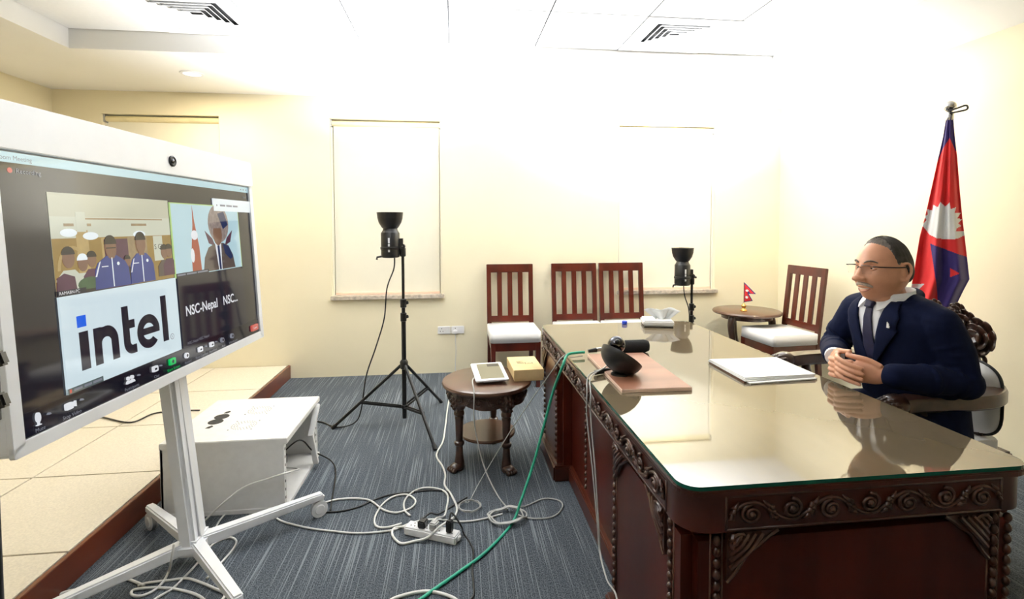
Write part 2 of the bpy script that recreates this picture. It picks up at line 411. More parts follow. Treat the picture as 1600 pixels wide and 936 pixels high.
# maps from a carved strip (s along, t up, d outwards) to a face of the desk
def left_face(s, t, d): return Vector((DX0+.006-d-dl.x, s-dl.y, t))
def left_panel(s, t, d): return Vector((DX0+.022-d-dl.x, s-dl.y, t))
def front_face(s, t, d): return Vector((s-dl.x, DY0+.006-d-dl.y, t))
def front_panel(s, t, d): return Vector((s-dl.x, DY0+.022-d-dl.y, t))
def right_face(s, t, d): return Vector((DX1-.006+d-dl.x, s-dl.y, t))
def carved_vine(fn, s0, s1, t0, t1, step=.105):
    mb = MB(); h = t1-t0; mid = (t0+t1)/2; n = max(1, round((s1-s0)/step)); st = (s1-s0)/n
    k = n*10
    mb.tube([fn(s0+(s1-s0)*i/k, mid+.36*h*math.sin(PI*i/10), .004) for i in range(k+1)], .0045, 6)
    for q in range(n):
        c = s0+(q+.5)*st; sg = 1 if q % 2 == 0 else -1; cy = mid-sg*.06*h
        sp = []
        for i in range(20):
            a = i/19*3.6*PI; r = .36*h*(1-.82*i/19); sp.append(fn(c+r*1.15*math.cos(a+PI/2*sg), cy+sg*r*math.sin(a+PI/2*sg), .005+.004*i/19))
        mb.tube(sp, [.0048-.0015*i/19 for i in range(20)], 6)
        o = fn(c, cy, .006); mb.ell(o, (.009, .009, .009), 8, 6)
        for e in (-1, 1):                                  # leaves filling the gaps
            for w_ in range(3):
                a = fn(c+e*st*(.30+.07*w_), mid+sg*h*(.40-.16*w_), .003); b_ = fn(c+e*st*(.40+.05*w_), mid+sg*h*(.22-.2*w_), .007); z_ = fn(c+e*st*(.50+.03*w_), mid+sg*h*(.16-.2*w_), .002)
                mb.tube([a, b_, z_], [.0015, .0065, .001], 6)
    return mb
def rails(fn, s0, s1, t0, t1, r=.0035):
    mb = MB()
    for t in (t0, t1): mb.tube([fn(s0, t, 0), fn(s1, t, 0)], r, 6)
    for s in (s0, s1): mb.tube([fn(s, t0, 0), fn(s, t1, 0)], r, 6)
    return mb
for nm, fn, a, b in (('left', left_face, 1.20, 2.99), ('front', front_face, .635, 1.375)):
    carved_vine(fn, a+.01, b-.01, .662, .728).build('carved_vine', 'carve_wood', desk, smooth='all')
    rails(fn, a, b, .653, .7345).build('moulding', 'carve_wood', desk, smooth='all')
def beads(fn, s, t0, t1, n):
    for i in range(n):
        t = t0+(t1-t0)*(i+.5)/n
        q = bead_me.get(id(fn))
        if q is None:
            q = MB().ell((0, 0, 0), (.010, .010, .013), 8, 6).mesh('bead', smooth='all'); q.materials.append(MATS['carve_wood']); bead_me[id(fn)] = q
        o = bpy.data.objects.new('bead', q); C.objects.link(o); o.parent = desk; o.location = fn(s, t, .002)
bead_me = {}
def bracket(fn, s, t, ds, dt):                            # carved triangular corner piece
    mb = MB()
    edge = [(s, t), (s+ds, t), (s+ds*.82, t-dt*.12), (s+ds*.60, t-dt*.30), (s+ds*.42, t-dt*.42), (s+ds*.26, t-dt*.66), (s+ds*.14, t-dt*.84), (s, t-dt)]
    mb.prism(edge, fn, 0, .010)
    for k in range(5):
        u = .12+.16*k
        a = fn(s+ds*u*.9, t-dt*.04, .012); m_ = fn(s+ds*u*.55, t-dt*(.10+.06*k), .018); z_ = fn(s+ds*.06, t-dt*u*.95, .012)
        mb.tube(spline([a, m_, z_], 5), .006, 6)
    sp = [fn(s+ds*.20+.026*(1-i/22)*math.cos(i*.55), t-dt*.20+.026*(1-i/22)*math.sin(i*.55), .014) for i in range(20)]
    mb.tube(sp, .005, 6)
    mb.tube(spline([fn(a_, b_, .010) for a_, b_ in edge[1:]], 3), .005, 6)
    return mb
# near pedestal, left and front faces; the far pedestal's left face
for fn, s0, s1 in ((left_panel, 1.205, 1.655), (front_panel, .62, 1.375)):
    beads(fn, s0, .10, .635, 19); beads(fn, s1, .10, .635, 19)
    e = .022
    rails(fn, s0-.015, s0+.015, .095, .64, .003).build('moulding', 'carve_wood', desk, smooth='all')
    rails(fn, s1-.015, s1+.015, .095, .64, .003).build('moulding', 'carve_wood', desk, smooth='all')
    B_ = MB(); 
    bracket(fn, s0+e, .642, .13, .12).build('carved_bracket', 'carve_wood', desk, smooth=True)
    bracket(fn, s1-e, .642, -.13, .12).build('carved_bracket', 'carve_wood', desk, smooth=True)
beads(front_panel, 1.415, .10, .635, 19)
def mid_panel(s, t, d): return Vector((DX0+RX-d-dl.x, s-dl.y, t))
beads(mid_panel, 2.33, .10, .64, 17)
beads(left_panel, 2.66, .10, .64, 17); beads(left_panel, 3.0, .10, .64, 17)
bracket(left_panel, 3.01, .642, -.13, .14).build('carved_bracket', 'carve_wood', desk, smooth=True)

# ================================================================ SLATTED CHAIRS
def make_chair():
    t = thing('dining_chair', 'x', 'chair'); w_, dp = .43, .44
    hw = w_/2                                             # local: faces -Y, back at +Y
    MB().prism(rrect(-hw, -dp/2, hw, dp/2-.01, .03), lambda a, b, d: Vector((a, b, d)), .385, .475).build('seat_cushion', 'cushion_white', t, bevel=.018, smooth='all', segs=3)
    mb = MB()
    mb.box((-hw+.01, -dp/2+.012, .315), (hw-.01, -dp/2+.034, .386)).box((-hw+.01, dp/2-.034, .315), (hw-.01, dp/2-.012, .386))
    mb.box((-hw+.01, -dp/2+.03, .315), (-hw+.032, dp/2-.03, .386)).box((hw-.032, -dp/2+.03, .315), (hw-.01, dp/2-.03, .386))
    mb.build('seat_frame', 'chair_wood', t)
    for sx in (-1, 1): MB().bar((sx*(hw-.025), -dp/2+.028, .386), (sx*(hw-.025), -dp/2+.028, 0), .042, .042, (0, 1, 0), .032, .032).build('leg', 'chair_wood', t)
    top = (0, dp/2+.045, 1.01)
    def back(z): return dp/2-.02+max(0, (z-.40))/.61*.065
    for sx in (-1, 1):
        MB().bar((sx*(hw-.022), dp/2-.02, .42), (sx*(hw-.022), dp/2+.015, 0), .036, .04, (0, 1, 0), .032, .034).build('leg', 'chair_wood', t)
        MB().bar((sx*(hw-.022), back(.40), .40), (sx*(hw-.020), back(1.008), 1.008), .040, .026, (0, 1, 0)).build('stile', 'chair_wood', t)
    MB().bar((-hw+.002, back(.972), .972), (hw-.002, back(.972), .972), .026, .076, (0, .106, 1)).build('top_rail', 'chair_wood', t, bevel=.003)
    MB().bar((-hw+.03, back(.512), .512), (hw-.03, back(.512), .512), .024, .055, (0, .106, 1)).build('lower_rail', 'chair_wood', t, bevel=.003)
    for k in (-1, 0, 1): MB().bar((k*.096, back(.53), .53), (k*.096, back(.94), .94), .044, .014, (0, 1, 0)).build('slat', 'chair_wood', t)
    return t
ch = make_chair()
CH = [((.508, 4.39, 0), 0, 'slatted wooden chair with a white seat cushion behind the carved round stool'),
      ((1.115, 4.40, 0), 0, 'slatted wooden chair standing between two other chairs along the wall'),
      ((1.572, 4.40, 0), 0, 'slatted wooden chair in front of the window blind beside the tissue box'),
      ((2.745, 3.99, 0), math.radians(-86), 'slatted wooden chair with a white cushion beside the small round corner table')]
for i, (l, r, lab) in enumerate(CH):
    o = ch if i == 0 else copy_tree(ch)
    o.location = l; o.rotation_euler.z = r; o['label'] = lab; o['group'] = 'slatted visitor chairs'

# ================================================================ CARVED ROUND STOOL TABLE
ST = (.185, 2.945, 0); SZ = .475
t = thing('carved_stool', 'low round dark wooden stool table with carved apron and paw feet', 'side table', ST)
R_ = .262
MB().lathe([(R_-.03, SZ-.034), (R_-.006, SZ-.030), (R_, SZ-.020), (R_-.003, SZ-.008), (R_-.016, SZ), (.001, SZ)], n=56).build('top', 'table_wood', t, smooth=True)
def ring_fn(r):
    return lambda s, tt, d: Vector(((r+d)*math.cos(s/r), (r+d)*math.sin(s/r), tt))
mb = MB(); ra = R_-.035; n = 72
for k in range(n):                                        # scalloped apron ring
    a0, a1 = 2*PI*k/n, 2*PI*(k+1)/n
    def zb(a): return SZ-.095-.018*abs(math.cos(1.5*(a-math.radians(205))*2))
    p = []
    for a in (a0, a1):
        for r, z in ((ra-.016, zb(a)), (ra, zb(a)), (ra, SZ-.032), (ra-.016, SZ-.032)): p.append((r*math.cos(a), r*math.sin(a), z))
    mb.add(p, [(0, 4, 5, 1), (1, 5, 6, 2), (3, 7, 4, 0)])
mb.build('apron', 'armchair_wood', t, smooth=True)
carved_vine(ring_fn(ra), 0, 2*PI*ra, SZ-.10, SZ-.038, .12).build('carved_vine', 'armchair_wood', t, smooth='all')
MB().lathe([(.155, .150), (.165, .152), (.167, .160), (.163, .168), (.001, .170)], n=40).build('lower_shelf', 'table_wood', t, smooth=True)
ang = [math.radians(a) for a in (-143, -62, 75)]
for a in ang:
    c = Vector((math.cos(a)*.205, math.sin(a)*.205, 0)); out = Vector((math.cos(a), math.sin(a), 0))
    mb = MB()
    mb.lathe([(.030, SZ-.034), (.040, SZ-.055), (.042, SZ-.10), (.034, SZ-.125), (.024, SZ-.135), (.030, SZ-.148), (.030, SZ-.160), (.023, SZ-.168), (.027, SZ-.178), (.024, SZ-.19), (.021, .20), (.019, .165), (.028, .160), (.030, .150), (.027, .142), (.020, .135), (.021, .09), (.027, .045), (.030, .02), (.024, .0)][::-1], c, 18)
    lg = mb.build('leg', 'armchair_wood', t, smooth=True)
    mb = MB(); mz = Matrix.Rotation(a, 3, 'Z')
    mb.ell(c+out*.022+Vector((0, 0, .022)), (.042, .034, .023), 12, 8, mz)
    for k in range(4):
        f_ = (k-1.5)*.016
        mb.ell(c+out*(.056-.003*abs(k-1.5))+mz @ Vector((0, f_, 0))+Vector((0, 0, .014)), (.018, .0085, .014), 8, 6, mz)
    mb.build('paw_foot', 'armchair_wood', t, smooth='all')
    mb = MB()
    for k in range(9):                                    # carved leaf on the knee
        z = SZ-.05-.010*k; rr = .040*math.cos((k-4)*.2); b_ = (k % 3-1)*.5
        d_ = Matrix.Rotation(b_, 3, 'Z') @ out
        mb.tube([c+d_*rr*.8+Vector((0, 0, z+.018)), c+d_*(rr+.006)+Vector((0, 0, z)), c+d_*rr*.9+Vector((0, 0, z-.016))], [.003, .010, .002], 6)
    mb.build('carved_leaf', 'armchair_wood', t, smooth='all')

# things on the stool
tb = thing('desk_phone_tablet', 'white tablet with a beige screen propped on the carved stool', 'tablet', (.198, 2.955, SZ), math.radians(5))
R3 = Matrix.Rotation(math.radians(6), 3, 'X')
def tabf(a, b, d): return R3 @ Vector((a, b, d))+Vector((0, 0, .032))
MB().prism(rrect(-.095, -.14, .095, .125, .012), tabf, 0, .010).build('body', 'white_panel', tb, bevel=.003)
emis('screen_beige', (.52, .47, .30), .7); emis('screen_dk', (.10, .085, .07), .8)
MB().prism([(-.062, -.115), (.074, -.115), (.074, .105), (-.062, .105)], tabf, .0101, .0106).build('screen', 'screen_beige', tb)
MB().prism([(.0, .06), (.070, .06), (.070, .10), (.0, .10)], tabf, .0107, .0109).build('screen_picture', 'screen_dk', tb)
B((-.05, -.10, 0), (.05, .08, .032)).build('stand_foot', 'grey_metal', tb, bevel=.006)
cb = thing('cardboard_box', 'small plain tan cardboard box with a tiny printed mark on its lid', 'box', (.418, 3.005, SZ), math.radians(2))
B((-.085, -.145, 0), (.085, .145, .042)).build('tray', 'carton', cb, bevel=.002)
B((-.088, -.148, .012), (.088, .148, .066)).build('lid', 'carton', cb, bevel=.002)
mb = MB()
for k in range(5):
    for q in range(4):
        if random.random() < .75: mb.box((-.045+.008*k, .03-.014*q, .066), (-.045+.008*k+.006, .03-.014*q+.010, .0665))
for k, (a, b_) in enumerate(((.0, .03), (.012, .012), (.022, .02), (.032, .012), (.042, .028))): mb.box((a, -.02, .066), (a+.006, -.02+b_, .0665))
mb.build('printed_mark', 'print_ink', cb)

# ================================================================ LIGHT STANDS AND STUDIO LIGHTS
def light_stand(loc, top, feet_deg, label, hub=.42, R=.47, coll=None):
    t = thing('light_stand', label, 'light stand', loc, 0, 'black tripod light stands')
    z1 = coll[0]+.01 if coll else hub+.02+(top-hub)*.40
    MB().tube([(0, 0, .05), (0, 0, z1)], .0155, 12).build('lower_pole', 'black_metal', t, smooth=True)
    MB().tube([(0, 0, z1-.03), (0, 0, z1+.11)], .0125, 12).build('middle_pole', 'black_metal', t, smooth=True)
    MB().tube([(0, 0, z1+.08), (0, 0, top)], .010, 12).build('upper_pole', 'black_metal', t, smooth=True)
    for z in coll or (z1-.01, z1+.085):
        c_ = MB().lathe([(.016, -.03), (.021, -.027), (.021, .027), (.016, .03)], (0, 0, z), 14).build('collar', 'black_plastic', t, smooth=True)
        MB().bar((.015, 0, z), (.034, 0, z+.006), .014, .022).build('clamp_knob', 'black_plastic', c_, bevel=.003)
    MB().lathe([(.016, -.03), (.026, -.025), (.028, .02), (.018, .035)], (0, 0, hub), 14).build('hub', 'black_plastic', t, smooth=True)
    MB().lathe([(.014, -.014), (.021, -.012), (.021, .012), (.014, .014)], (0, 0, .13), 14).build('spreader_hub', 'black_plastic', t, smooth=True)
    for a in feet_deg:
        a = math.radians(a); d = Vector((math.cos(a), math.sin(a), 0))
        l0 = d*.022+Vector((0, 0, hub-.005)); l1 = d*R+Vector((0, 0, .012))
        lg = MB().tube([l0, l1], .0105, 10).build('leg', 'black_metal', t, smooth=True)
        MB().tube([l1-(l1-l0).normalized()*.02, l1+(l1-l0).normalized()*.012], .0135, 10).build('rubber_foot', 'black_plastic', lg, smooth=True)
        mid = l0.lerp(l1, .60); n = d.cross(Vector((0, 0, 1)))*.012
        for sg in (-1, 1): MB().bar(d*.018+Vector((0, 0, .13))+n*sg, mid+n*sg, .004, .014).build('brace', 'black_metal', t)
    return t
def studio_light(loc, rz, label, watts=None):
    t = thing('studio_strobe', label, 'studio light', loc, rz, 'studio strobes aimed at the ceiling')   # origin: bottom of the lamp body
    MB().lathe([(.050, .0), (.060, .004), (.062, .02), (.062, .165), (.056, .175), (.050, .185), (.046, .2)], n=28).build('housing', 'black_plastic', t, smooth=True)
    rf = MB(); pr = [(.046, .195), (.056, .205), (.074, .235), (.083, .265), (.087, .300), (.088, .306), (.085, .306), (.080, .266), (.071, .237), (.053, .209), (.03, .207)]
    nn = 32; vs = [(r*math.cos(2*PI*j/nn), r*math.sin(2*PI*j/nn), z) for r, z in pr for j in range(nn)]
    rf.add(vs, [(i*nn+j, i*nn+(j+1) % nn, (i+1)*nn+(j+1) % nn, (i+1)*nn+j) for i in range(len(pr)-1) for j in range(nn)])
    ro = rf.build('reflector_dish', ['black_plastic', 'chrome'], t, smooth=True)
    for p in ro.data.polygons: p.material_index = 1 if p.index >= 6*nn else 0
    MB().lathe([(.001, .212), (.036, .212), (.040, .222), (.036, .240), (.001, .246)], n=20).build('flash_dome', 'flash_glow', t, smooth=True)
    MB().lathe([(.062, .055), (.066, .058), (.066, .072), (.062, .075)], n=28).build('band', 'black_plastic', t, smooth=True)
    mb = MB(); mb.box((.058, -.016, .05), (.085, .016, .13)); mb.tube([(.082, -.022, .075), (.082, .022, .075)], .018, 12)
    yk = mb.build('tilt_bracket', 'black_plastic', t, bevel=.0)
    MB().lathe([(.017, -.055), (.020, -.05), (.020, .0), (.017, .005)], (.082, 0, .062), 14).build('stand_socket', 'black_plastic', yk, smooth=True)
    MB().tube([(.082, -.022, .075), (.086, -.06, .07)], [.006, .009], 8).build('tilt_lever', 'black_plastic', yk)
    MB().tube([(-.055, -.02, .01), (-.085, -.02, .005), (-.088, -.02, -.012)], .007, 8).build('handle', 'black_plastic', t, smooth=True)
    for k, (zz, hh) in enumerate(((.04, .03), (.078, .018), (.10, .035))): B((-.008, -.0635, zz), (.004, -.060, zz+hh)).build('printed_mark', 'white_metal', t)
    l = bpy.data.lights.new('strobe_flash', 'AREA'); l.shape = 'DISK'; l.size = .14; l.energy = watts or STROBE_W; l.color = (.95, .97, 1); l.spread = math.radians(128)
    o = bpy.data.objects.new('strobe_flash', l); C.objects.link(o); o.parent = t; o.location = (0, 0, .31); o.rotation_euler = (PI, 0, 0)
    return t
emis('flash_glow', (1, .97, .9), 3.0)
light_stand((-.347, 3.50, 0), 1.215, (181, -62, 60), 'tall black tripod light stand in front of the window blind')
studio_light((-.347-.082, 3.50, 1.155), 0, 'black studio strobe on the tall stand by the window')
light_stand((1.925, 3.92, 0), .945, (100, 215, -20), 'black tripod light stand behind the desk by the corner', hub=.36, R=.40)
studio_light((1.925-.082, 3.92, .878), 0, 'black studio strobe on the stand behind the desk')
cb_ = MB().tube(spline([(-.40, 3.48, 1.16), (-.405, 3.475, 1.08), (-.45, 3.46, .95), (-.47, 3.46, .75), (-.53, 3.47, .55), (-.60, 3.50, .35), (-.64, 3.53, .12), (-.69, 3.56, .012), (-.80, 3.50, .007), (-.95, 3.62, .007), (-1.1, 3.55, .007), (-1.3, 3.62, .007)], 8), .0045, 8).build('cable', 'cable_black', smooth='all')
tag(cb_, 'black power cord hanging from the strobe on the tall stand', 'cable')
cb_ = MB().tube(spline([(1.84, 3.89, .885), (1.845, 3.88, .80), (1.885, 3.885, .68), (1.90, 3.90, .5), (1.90, 3.93, .2), (1.95, 4.0, .01), (2.2, 4.1, .007)], 8), .0045, 8).build('cable', 'cable_black', smooth='all')
tag(cb_, 'black power cord hanging from the strobe behind the desk', 'cable')

# third stand, cut off by the edge of the view beside the display
light_stand((-.674, .80, 0), 1.47, (150, 265, 30), 'black light stand at the near end of the large display', hub=.45, R=.45, coll=(1.125, 1.185))
studio_light((-.674-.082, .80, 1.41), 0, 'black studio strobe on the stand at the near end of the display', STROBE_W*.42)

# ================================================================ VIDEO DISPLAY
PA, PT, SWd, SHt, PY0, PZ0 = .0699, .0577, 1.324, .7391, 2.0686, .8303
disp = thing('video_display', 'large white conference display on a wheeled stand showing a video call', 'display', (-1.06, 2.12, 0))
dd = disp.location.copy()
_d = Vector((math.sin(PA), math.cos(PA), 0)); _n = Vector((math.cos(PA), -math.sin(PA), 0)); _u = Vector((0, 0, 1))*math.cos(PT)-_n*math.sin(PT); _nn = _d.cross(_u)
def scr(s, tt, e=0.0): return Vector((-1.05, PY0, PZ0))+_d*s+_u*tt+_nn*e-dd
hw = SWd/2
MB().prism(rrect(-hw-.034, -.036, hw+.034, .868, .022), scr, -.045, -.001).build('panel_body', 'white_panel', disp, bevel=.008, smooth=True)
mb = MB()
mb.prism(rrect(-hw-.034, -.036, hw+.034, .0, .006), scr, -.004, .010); mb.prism(rrect(-hw-.034, -.03, -hw, .86, .006), scr, -.004, .010); mb.prism(rrect(hw, -.03, hw+.034, .86, .006), scr, -.004, .010)
mb.build('bezel', 'white_panel', disp, bevel=.003)
MB().prism(rrect(-hw-.034, SHt+.004, hw+.034, .868, .018), scr, -.002, .016).build('camera_bar', 'white_panel', disp, bevel=.005)
mm = Matrix((( _d.x, _u.x, _nn.x), (_d.y, _u.y, _nn.y), (_d.z, _u.z, _nn.z)))
co = MB().lathe([(.021, .0), (.021, .006), (.017, .009), (.015, .006), (.001, .005)], scr(.034, .795, .014), 24, mm).build('camera_lens', 'black_plastic', disp, smooth=True)
MB().ell(scr(.034, .795, .019), (.010, .010, .006), 14, 8, mm).build('lens_glass', 'dark_chrome', co, smooth='all')
emis('px_black', (.006, .006, .012), 1.0); emis('px_dark', (.012, .011, .016), 1.0); emis('px_white', (.60, .72, .77), 1.0, .03, 3)
emis('px_text', (.70, .72, .76), 1.0); emis('px_dim', (.20, .21, .25), 1.0); emis('px_ink', (.012, .012, .022), 1.0); emis('px_blue', (.0, .11, .75), 1.0)
emis('px_green', (.0, .52, .10), 1.0); emis('px_red', (.55, .10, .08), 1.0); emis('px_bar', (.42, .62, .68), 1.0); emis('px_lime', (.42, .60, .22), 1.0)
emis('px_ceil', (.47, .47, .36), 1.0, .06); emis('px_wall', (.52, .54, .44), 1.0); emis('px_tan', (.42, .30, .12), 1.0, .2, 30); emis('px_amber', (.28, .18, .05), 1.0, .2, 20)
emis('px_jacket', (.035, .055, .22), 1.0, .25, 12); emis('px_skin', (.20, .11, .07), 1.0, .2, 20); emis('px_hair', (.025, .02, .018), 1.0); emis('px_maroon', (.09, .035, .06), 1.0, .3, 20)
emis('px_leaf', (.06, .11, .05), 1.0, .4, 25); emis('px_sky', (.42, .60, .66), 1.0, .08, 5); emis('px_flag', (.33, .07, .035), 1.0, .1); emis('px_suit', (.10, .075, .065), 1.0, .15); emis('px_navy', (.02, .03, .09), 1.0); emis('px_emblem', (.26, .21, .19), 1.0, .5, 60); emis('px_curtain', (.30, .22, .12), 1.0, .3, 40); emis('px_lamp', (.75, .82, .85), 1.0); emis('px_tag', (.09, .12, .12), 1.0)
scn = MB().prism([(-hw, 0), (hw, 0), (hw, SHt), (-hw, SHt)], scr, -.003, .0012).build('screen', 'px_dark', disp)
scn['label'] = 'lit video call screen'
LAY = [.0016]
def px(name, poly, m, bump=True):
    if bump: LAY[0] += .00006
    return MB().prism(poly, scr, .0012, LAY[0]).build(name, m, scn)
def rc(a, b, c, d): return [(a, b), (c, b), (c, d), (a, d)]
def pt_(body, s, tt, size, m='px_text', bold=0, align='LEFT', sx=1.0):
    LAY[0] += .00006; e = LAY[0]
    return link('lettering', text_mesh(body, size, lambda x, y: scr(s+x, tt+y, e), bold, align, sx), m, scn)
def oval(cx, cy, rx, ry, n=18, a0=0, a1=2*PI): return [(cx+rx*math.cos(a0+(a1-a0)*k/(n if a1-a0 > 6.2 else n-1)), cy+ry*math.sin(a0+(a1-a0)*k/(n if a1-a0 > 6.2 else n-1))) for k in range(n)]
px('title_bar', rc(-hw, .712, hw, SHt), 'px_bar'); pt_('Zoom Meeting', -hw+.004, .719, .017, 'px_dim')
for k in range(3): px('window_button', rc(hw-.075+.026*k, .722, hw-.066+.026*k, .728), 'px_dim')
px('recording_dot', oval(-.622, .692, .007, .007), 'px_red'); pt_('Recording', -.606, .686, .018, 'px_dim'); pt_('View', .60, .682, .017, 'px_dim')
px('toolbar', rc(-hw, .0, hw, .066), 'px_black')
# tile one: a hall with people
T0, T1, Tb, Tt = -.520, .007, .349, .643
px('video_picture', rc(T0, Tb, T1, Tt), 'px_ceil')
px('picture_wall', rc(T0, .455, T1, .575), 'px_wall'); px('picture_beam', rc(-.395, .567, -.035, .572), 'px_curtain')
px('picture_wall', rc(T0, Tb, T1, .512), 'px_amber'); px('picture_column', rc(-.435, .40, -.39, .535), 'px_tan'); px('picture_column', rc(-.430, .53, -.395, .59), 'px_wall')
px('picture_curtain', rc(-.225, .40, -.13, .510), 'px_curtain'); px('picture_wall', rc(-.34, .38, -.325, .51), 'px_tan'); px('picture_wall', rc(-.33, Tb, -.225, .505), 'px_maroon')
px('picture_banner', rc(-.095, .42, -.045, .51), 'px_wall'); pt_('S GI', -.092, .462, .026, 'px_hair')
for a, b in ((-.475, -.44), (-.39, -.375), (-.20, -.125)): px('picture_grille', rc(a, .547, b, .555), 'px_curtain')
for a, b in ((-.46, .528), (-.38, .517), (-.165, .518)): px('picture_lamp', oval(a, b, .03, .012), 'px_lamp')
px('picture_arch', [(-.51, .42)]+oval(-.455, .42, .055, .07, 12, PI, 0)+[(-.41, .42), (-.42, .42)]+oval(-.455, .42, .045, .06, 12, 0, PI)+[(-.50, .42)], 'px_tan')
def bystander(cx, cy, sc, shirt, hairc='px_hair'):
    px('picture_person', [(cx-.048*sc, Tb+.012), (cx-.046*sc, cy-.06*sc), (cx-.02*sc, cy-.035*sc), (cx+.02*sc, cy-.035*sc), (cx+.046*sc, cy-.06*sc), (cx+.05*sc, Tb+.012)], shirt)
    px('picture_person', oval(cx, cy, .022*sc, .03*sc, 14), 'px_skin'); px('picture_hair', oval(cx, cy+.01*sc, .024*sc, .024*sc, 10, 0, PI), hairc)
bystander(-.47, .455, 1.0, 'px_wall'); bystander(-.42, .437, .85, 'px_wall', 'px_lamp'); bystander(-.385, .445, .8, 'px_maroon'); bystander(-.04, .45, .85, 'px_suit'); bystander(-.013, .452, .8, 'px_maroon'); bystander(-.235, .43, .6, 'px_hair')
px('picture_plant', oval(-.40, .372, .045, .022), 'px_leaf'); px('picture_table', rc(T0, Tb, -.33, .358), 'px_hair'); px('picture_person', [(-.52, .36), (-.515, .40), (-.49, .412), (-.455, .40), (-.45, .36)], 'px_maroon')
def jacket_man(cx, top, sw):
    px('picture_person', [(cx-sw, Tb+.002), (cx-sw*.93, .41), (cx-sw*.75, .432), (cx-.022, .452), (cx+.022, .452), (cx+sw*.75, .432), (cx+sw*.93, .41), (cx+sw, Tb+.002)], 'px_jacket')
    px('picture_person', rc(cx-.013, .445, cx+.013, .47), 'px_skin'); px('picture_person', oval(cx, top-.04, .0235, .036, 18), 'px_skin')
    px('picture_hair', oval(cx, top-.028, .0255, .029, 12, 0, PI), 'px_hair'); px('picture_zip', rc(cx-.002, Tb+.004, cx+.002, .446), 'px_lamp')
    px('picture_badge', oval(cx+.026, .425, .006, .006, 8), 'px_lamp'); px('picture_badge', rc(cx-.045, .418, cx-.018, .421), 'px_lamp')
    px('picture_stripe', [(cx-sw*.96, .39), (cx-sw*.70, .434), (cx-sw*.62, .437), (cx-sw*.88, .39)], 'px_text')
jacket_man(-.305, .517, .077); jacket_man(-.165, .526, .062)
px('picture_glasses', rc(-.325, .475, -.285, .4785), 'px_hair')
px('name_tag', rc(T0, Tb, -.42, .364), 'px_ink'); pt_('RAMABN-PC', -.516, .3525, .013)
# tile two: the speaker
U0, U1 = .016, .531
px('video_border', rc(U0-.004, .343, U1+.004, .637), 'px_lime'); px('video_picture', rc(U0, .347, U1, .633), 'px_sky')
px('picture_flag', [(.156, .632), (.150, .55), (.128, .44), (.125, .35), (.192, .35), (.186, .46), (.165, .56)], 'px_flag')
px('picture_flag_sun', oval(.158, .508, .024, .020, 16), 'px_text'); px('picture_flag_moon', oval(.135, .425, .014, .03, 9), 'px_text')
px('picture_emblem', oval(.350, .555, .085, .085, 26), 'px_emblem'); px('picture_emblem', [(.345, .60), (.40, .61), (.43, .55), (.385, .53)], 'px_navy')
for sg in (-1, 1): px('picture_emblem', [(.35+sg*.06, .49), (.35+sg*.115, .525), (.35+sg*.09, .47), (.35+sg*.04, .455)], 'px_maroon')
px('picture_person', [(.205, .35), (.22, .41), (.255, .452), (.31, .468), (.375, .468), (.42, .455), (.455, .41), (.47, .35)], 'px_suit')
px('picture_person', [(.372, .465), (.425, .45), (.455, .40), (.43, .39), (.385, .42)], 'px_navy')
px('picture_shirt', [(.308, .468), (.358, .468), (.352, .35), (.325, .35)], 'px_text'); px('picture_tie', [(.325, .458), (.343, .458), (.347, .35), (.331, .35)], 'px_navy')
px('picture_person', oval(.335, .508, .036, .05, 20), 'px_skin'); px('picture_hair', oval(.335, .535, .038, .03, 12, 0, PI), 'px_emblem')
px('name_tag', rc(U0, .347, .24, .361), 'px_ink'); [px('name_line', rc(a, 0.3505, b, 0.3575), 'px_dim') for a, b in [(0.022, 0.075), (0.082, 0.15), (0.157, 0.232)]]
px('notice', rc(.322, .612, hw, .668), 'px_lamp'); [px('name_line', rc(a, 0.634, b, 0.642), 'px_dim') for a, b in [(0.345, 0.352), (0.375, 0.42), (0.43, 0.48), (0.49, 0.535)]]
# tile three: company logo
px('logo_tile', rc(T0, .070, T1, .347), 'px_white')
bl, xh, asc = .123, .236, .290
px('logo_dot', rc(-.468, .250, -.434, .284), 'px_blue')
px('logo_letter', rc(-.465, bl, -.431, xh), 'px_ink')
def arch(x0, x1, t_): 
    cx = (x0+x1)/2; R1 = (x1-x0)/2; cy = xh-R1*1.0; r1 = R1-t_
    return [(x0, bl), (x0, xh), (x0+t_, xh), (x0+t_, xh-.012)]+oval(cx+.003, cy, R1-.003, R1, 12, PI*.72, 0)+[(x1, bl), (x1-t_, bl), (x1-t_, cy)]+oval(cx, cy-.002, r1, r1*.92, 10, 0, PI)+[(x0+t_, bl)]
px('logo_letter', arch(-.412, -.312, .030), 'px_ink')
px('logo_letter', [(-.290, .282), (-.290, .165)]+oval(-.252, .161, .038, .040, 8, PI, 1.5*PI)+[(-.232, bl-.002), (-.232, bl+.027), (-.248, bl+.027)]+oval(-.248, .163, .012, .014, 5, 1.5*PI, PI)+[(-.260, .206), (-.234, .206), (-.234, .234), (-.260, .234), (-.260, .282)], 'px_ink')
ex, ey, er, et = -.168, .178, .058, .029
px('logo_letter', oval(ex, ey, er, er+.001, 30, -.02, 2*PI-.75)+oval(ex, ey, er-et, er-et, 24, 2*PI-.85, .35)+[(ex+er-et, ey+.011)], 'px_ink', True)
px('logo_letter', rc(ex-er+.012, ey-.010, ex+er-.001, ey+.013), 'px_ink')
px('logo_letter', rc(-.094, bl, -.063, asc), 'px_ink')
px('logo_mark', oval(-.043, .131, .011, .011), 'px_dim'); px('logo_mark', oval(-.043, .131, .009, .009), 'px_white'); pt_('R', -.047, .1265, .013, 'px_dim')
